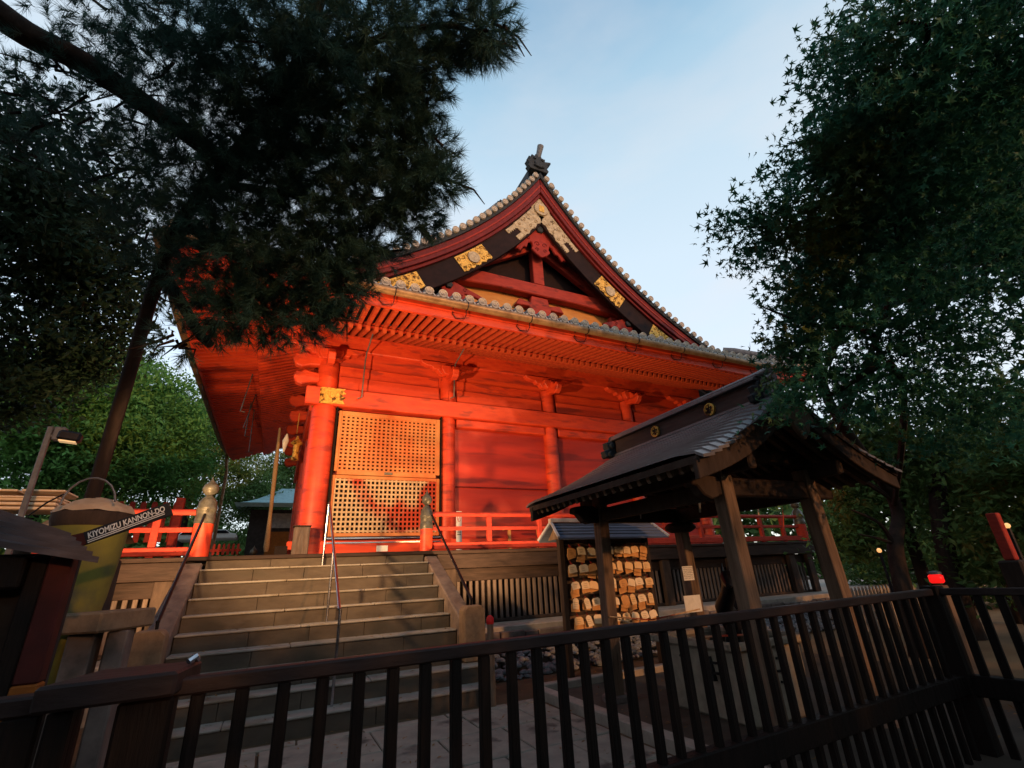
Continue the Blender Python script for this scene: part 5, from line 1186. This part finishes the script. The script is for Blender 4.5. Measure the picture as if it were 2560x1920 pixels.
for q in ([at_y(2235, 1250, 5.2), (8.4, 4.8, 3.4), D(1900, 760, 5.8), D(1740, 700, 5.5), D(1640, 660, 5.4)], [(8.8, 4.8, 3.6), D(1950, 550, 5.9), D(1780, 500, 5.5), D(1600, 490, 5.3)], [(7.4, 3.8, 4.4), D(1950, 330, 5.8), D(1820, 300, 5.5), D(1700, 310, 5.3)], [(7.2, 3.8, 5), D(2000, 150, 5.7), D(1850, 90, 5.6)], [at_y(2236, 1260, 5.2), D(1950, 820, 5.9), D(1800, 850, 5.5), D(1700, 870, 5.2)],
          [D(1640, 490, 5.3), D(1560, 500, 5.3), D(1505, 481, 5.3)], [D(1760, 690, 5.5), D(1690, 672, 5.4), D(1628, 655, 5.4)], [D(1760, 700, 5.5), D(1700, 705, 5.4), D(1655, 688, 5.4)], [D(1780, 330, 5.5), D(1740, 310, 5.4), D(1690, 298, 5.3)], [D(1640, 500, 5.3), D(1640, 470, 5.3), D(1641, 445, 5.3)]):
    k = np.linalg.norm(np.array(q[0])-np.array(q[-1])); limb(g, q, .05 if k > 1.2 else .006, .006 if k > 1.2 else .002, 6)
part('branches', g, BARK, maple, smooth=True)
# extra sprigs on the thin twigs
# ---- broadleaf trees left, in front of the sky
def broad(name, label, cat, blobs, per, sig, size, m, trunk, r0, group=None, kind='oval', flat=.6, up=.6):
    t = thing(name, label, cat, tuple(trunk[0]), group)
    P, A = scatter(blobs, per, sig, flat); tri_mesh('leaf_crown', leaves(P, A, size, kind, up), m, t)
    g = MB(); limb(g, trunk, r0, r0*.4)
    for c, r_, n in blobs[:8]:
        a = np.array(trunk[-2]); limb(g, [a, (a+np.array(c))/2+np.array((0, 0, .2)), np.array(c)], r0*.35, r0*.08, 6)
    part('trunk', g, BARK, t, smooth=True); return t
bl = []
for x, y, dd, rp__, n in [(60, 330, 12, 110, 1500), (60, 470, 12, 130, 2200), (170, 500, 12, 100, 1200), (90, 620, 12, 150, 2600), (230, 600, 12, 80, 900), (70, 760, 12, 110, 1800), (200, 700, 12, 80, 800), (20, 850, 12, 70, 800), (250, 520, 12, 60, 400), (130, 800, 12, 60, 500)]:
    r_ = rp__*DS/FPX*dd*.85; bl.append((D(x, y, dd), (r_, r_*1.3, r_), int(n*2.0)))
c = D(-300, 1150, 12)
broad('evergreen_tree', 'dark small leaved evergreen against the sky at the left edge', 'tree', bl, 60, .26, .15, LEAFD, [(c[0]-.5, c[1], 0), (c[0]-.4, c[1], 3), tuple(D(-120, 600, 12)), tuple(D(40, 500, 12))], .22)
# rounded green trees in the background on the left
bgt = [([(130, 860, 24, 120, 2600), (60, 930, 24, 110, 2400), (200, 930, 24, 120, 2600), (120, 1010, 24, 120, 2400), (270, 1000, 24, 90, 1700)], 'bright green rounded evergreen behind the crates', LEAFG),
       ([(265, 830, 26, 75, 2000), (330, 880, 26, 90, 2300), (290, 960, 26, 110, 2600), (380, 960, 26, 80, 2000), (340, 1040, 26, 90, 2000), (240, 900, 26, 80, 1600)], 'mid green domed evergreen beside the dark pine trunk', LEAFG),
       ([(440, 890, 34, 60, 1500), (480, 960, 34, 80, 2200), (430, 1000, 34, 90, 2200), (500, 1050, 34, 80, 1800), (560, 1080, 34, 80, 1600), (400, 870, 34, 40, 700)], 'olive green tree behind the front eave of the hall', LEAFR),
       ([(600, 1060, 40, 95, 3400), (560, 1120, 40, 90, 3200), (640, 1120, 40, 90, 3000), (660, 1020, 40, 80, 2400), (600, 1000, 40, 70, 1400)], 'shaded tree behind the small copper roofed shrine', LEAFR)]
for specs, lab, m in bgt:
    bl = []
    for x, y, dd, rp__, n in specs:
        r_ = rp__*DS/FPX*dd*.9; bl.append((D(x, y, dd), (r_, r_, r_*.85), int(n*2.6)))
    c = bl[0][0]
    broad('background_tree', lab, 'tree', bl, 70, .42, .22, m, [(c[0], c[1]+1, 0), (c[0], c[1]+1, c[2]*.5), (c[0]+.2, c[1]+1, c[2]*.8)], .3, 'trees behind the hall on the left', 'oval', .45, .9)
# trees and shrubs to the right, behind the pavilion
rgt = [([(1880, 930, 15, 80, 1100), (1960, 980, 15, 100, 1600), (1850, 1050, 15, 70, 900), (1900, 1130, 15, 90, 1100), (1830, 1180, 15, 45, 500)], 'shaded broadleaf tree just beyond the pavilion roof'),
       ([(2060, 1000, 17, 110, 1700), (2130, 1080, 17, 120, 1800), (2010, 1090, 17, 80, 1000), (2080, 900, 17, 90, 1000)], 'dim olive tree behind the red lantern'),
       ([(2200, 1000, 14, 110, 1500), (2230, 1120, 14, 110, 1500), (2180, 1200, 14, 80, 1100), (2250, 900, 14, 100, 900)], 'dark tree near the red timber post at the right edge'),
       ([(2050, 1190, 22, 80, 1500), (1940, 1210, 22, 90, 1500), (2130, 1220, 22, 90, 1500), (1880, 1240, 22, 50, 700), (2230, 1260, 22, 60, 700)], 'low dark hedge tree along the far edge of the sandy yard')]
for specs, lab in rgt:
    bl = []
    for x, y, dd, rp__, n in specs:
        r_ = rp__*DS/FPX*dd*.8; bl.append((D(x, y, dd), (r_, r_, r_*.85), int(n*1.9)))
    c = bl[0][0]; 
    broad('shade_tree', lab, 'tree', bl, 60, .36, .18, LEAFR, [(c[0], c[1], 0), (c[0]+.1, c[1], c[2]*.5), (c[0], c[1], c[2]*.9)], .16, 'shaded trees beyond the pavilion', 'oval', .5, .9)
# bare trunk beyond the pavilion
g = MB(); a = at_y(2345, 1350, 5.5); limb(g, [(a[0], 5.5, 0), (a[0], 5.5, 1.2), at_y(2345, 1250, 5.5), at_y(2350, 1100, 5.5)], .19, .15)
tag(part('bare_trunk', g, BARK, smooth=True), 'thick dark tree trunk above the red lantern', 'tree trunk')
# far lit lamps among the trees
for (u_, v_, Y, s_, lab) in ((2198, 1376, 6.2, .045, 'warm lit lamp glowing beside the forked trunk'), (2277, 1361, 6.8, .035, 'small yellow lamp between the two dark trunks'), (2518, 1314, 3.6, .04, 'orange lamp glowing right of the red timber post')):
    p = at_y(u_, v_, Y); t = thing('garden_lamp', lab, 'lamp', tuple(p), 'lit lamps among the far trees')
    g = MB(); g.lathe(p, [(s_*.5, -s_), (s_, -s_*.4), (s_, s_*.4), (s_*.4, s_)], 8); part('globe', g, BULB2, t, smooth=True)
    g = MB(); g.tube([(p[0], p[1], 0), (p[0], p[1], p[2]-s_)], .03, 6); part('pole', g, BLKM, t)
# far-off wood closing the horizon
P, A = [], []
n = 46000; ang_ = RNG.uniform(R(-180), R(180), n); dist = RNG.uniform(52, 60, n); zz = np.abs(RNG.normal(size=n))*0+RNG.random(n)**.9*(9+1.5*np.sin(ang_*17)+1.2*np.sin(ang_*41+1))
P = np.stack([np.sin(ang_)*dist, np.cos(ang_)*dist, zz], 1)
o = tri_mesh('distant_wood', leaves(P, P, 1.5, 'oval', .3), LEAFR); tag(o, 'dark belt of far-off trees closing the horizon', 'wood', kind='stuff')

# tall trees added around the viewer, outside the view, to shade the foreground
for i, (x, y, h, r_, lab) in enumerate(((-7, -4, 9.5, 4.6, 'unseen dark tree added behind the viewer on the left for shade'), (-2.5, -8.5, 10, 5.0, 'unseen dark tree added straight behind the viewer for shade'), (14.5, -6, 9.5, 5.0, 'unseen dark tree added behind the viewer on the right for shade'),
        (-9.5, 5, 9, 3.8, 'tall dark tree added left of the notice shelter for shade'), (13, 1.5, 8.5, 4.2, 'tall dark tree added right of the sandy yard for shade'))):
    bl = [((x, y, h), (r_, r_, r_*.6), 2600), ((x+r_*.6, y-r_*.3, h-1.5), (r_*.7, r_*.7, r_*.5), 1000), ((x-r_*.6, y+r_*.1, h-1.5), (r_*.7, r_*.7, r_*.5), 1000), ((x, y-r_*.5, h-3.5), (r_*.8, r_*.5, r_*.6), 900 if i != 5 else 1)]
    bl = [(c, q, int(n)) for c, q, n in bl]
    broad('added_shade_tree', lab, 'tree', bl, 40, .5, .55, LEAFD, [(x, y, 0), (x+.2, y, h*.4), (x, y, h*.8)], .3, 'trees added around the viewer to shade the foreground', 'oval', .5, .9)

P, A = scatter([((x, -8, 2.2 if x < 7.5 else 1.5), (1.6, .9, 2.4 if x < 7.5 else 1.6), 2200 if x < 7.5 else 1100) for x in np.arange(-12, 18, 1.7)], 40, .3, .6)  # unseen hedge added to cut low sun off the fence and stairs
o = tri_mesh('hedge', leaves(P, A, .3, 'oval', .4), LEAFD); tag(o, 'unseen evergreen hedge added behind the viewer to block low sun', 'hedge')

# fallen leaves on the paving, the ground and the steps
n = 900; P = np.stack([RNG.uniform(-1.8, 9, n), RNG.uniform(2.7, 8.2, n), np.full(n, .045)], 1)
P = P[(P[:, 1] < 6.8) | (P[:, 0] > 3.2)]; k = np.arange(260) % 9
Q = np.stack([RNG.uniform(-1.0, 2.7, 260), 6.95+k*.338+RNG.uniform(.02, .28, 260), (k+1)*.2158+.004], 1); P = np.concatenate([P, Q])
o = tri_mesh('fallen_leaves', leaves(P, P, .055, 'oval', 6.0), mat('dry_leaf', (.22, .12, .04), .8, (.10, .05, .02), 3, bump=0)); tag(o, 'scattered dry leaves on the paving and the stair treads', 'leaves', kind='stuff')
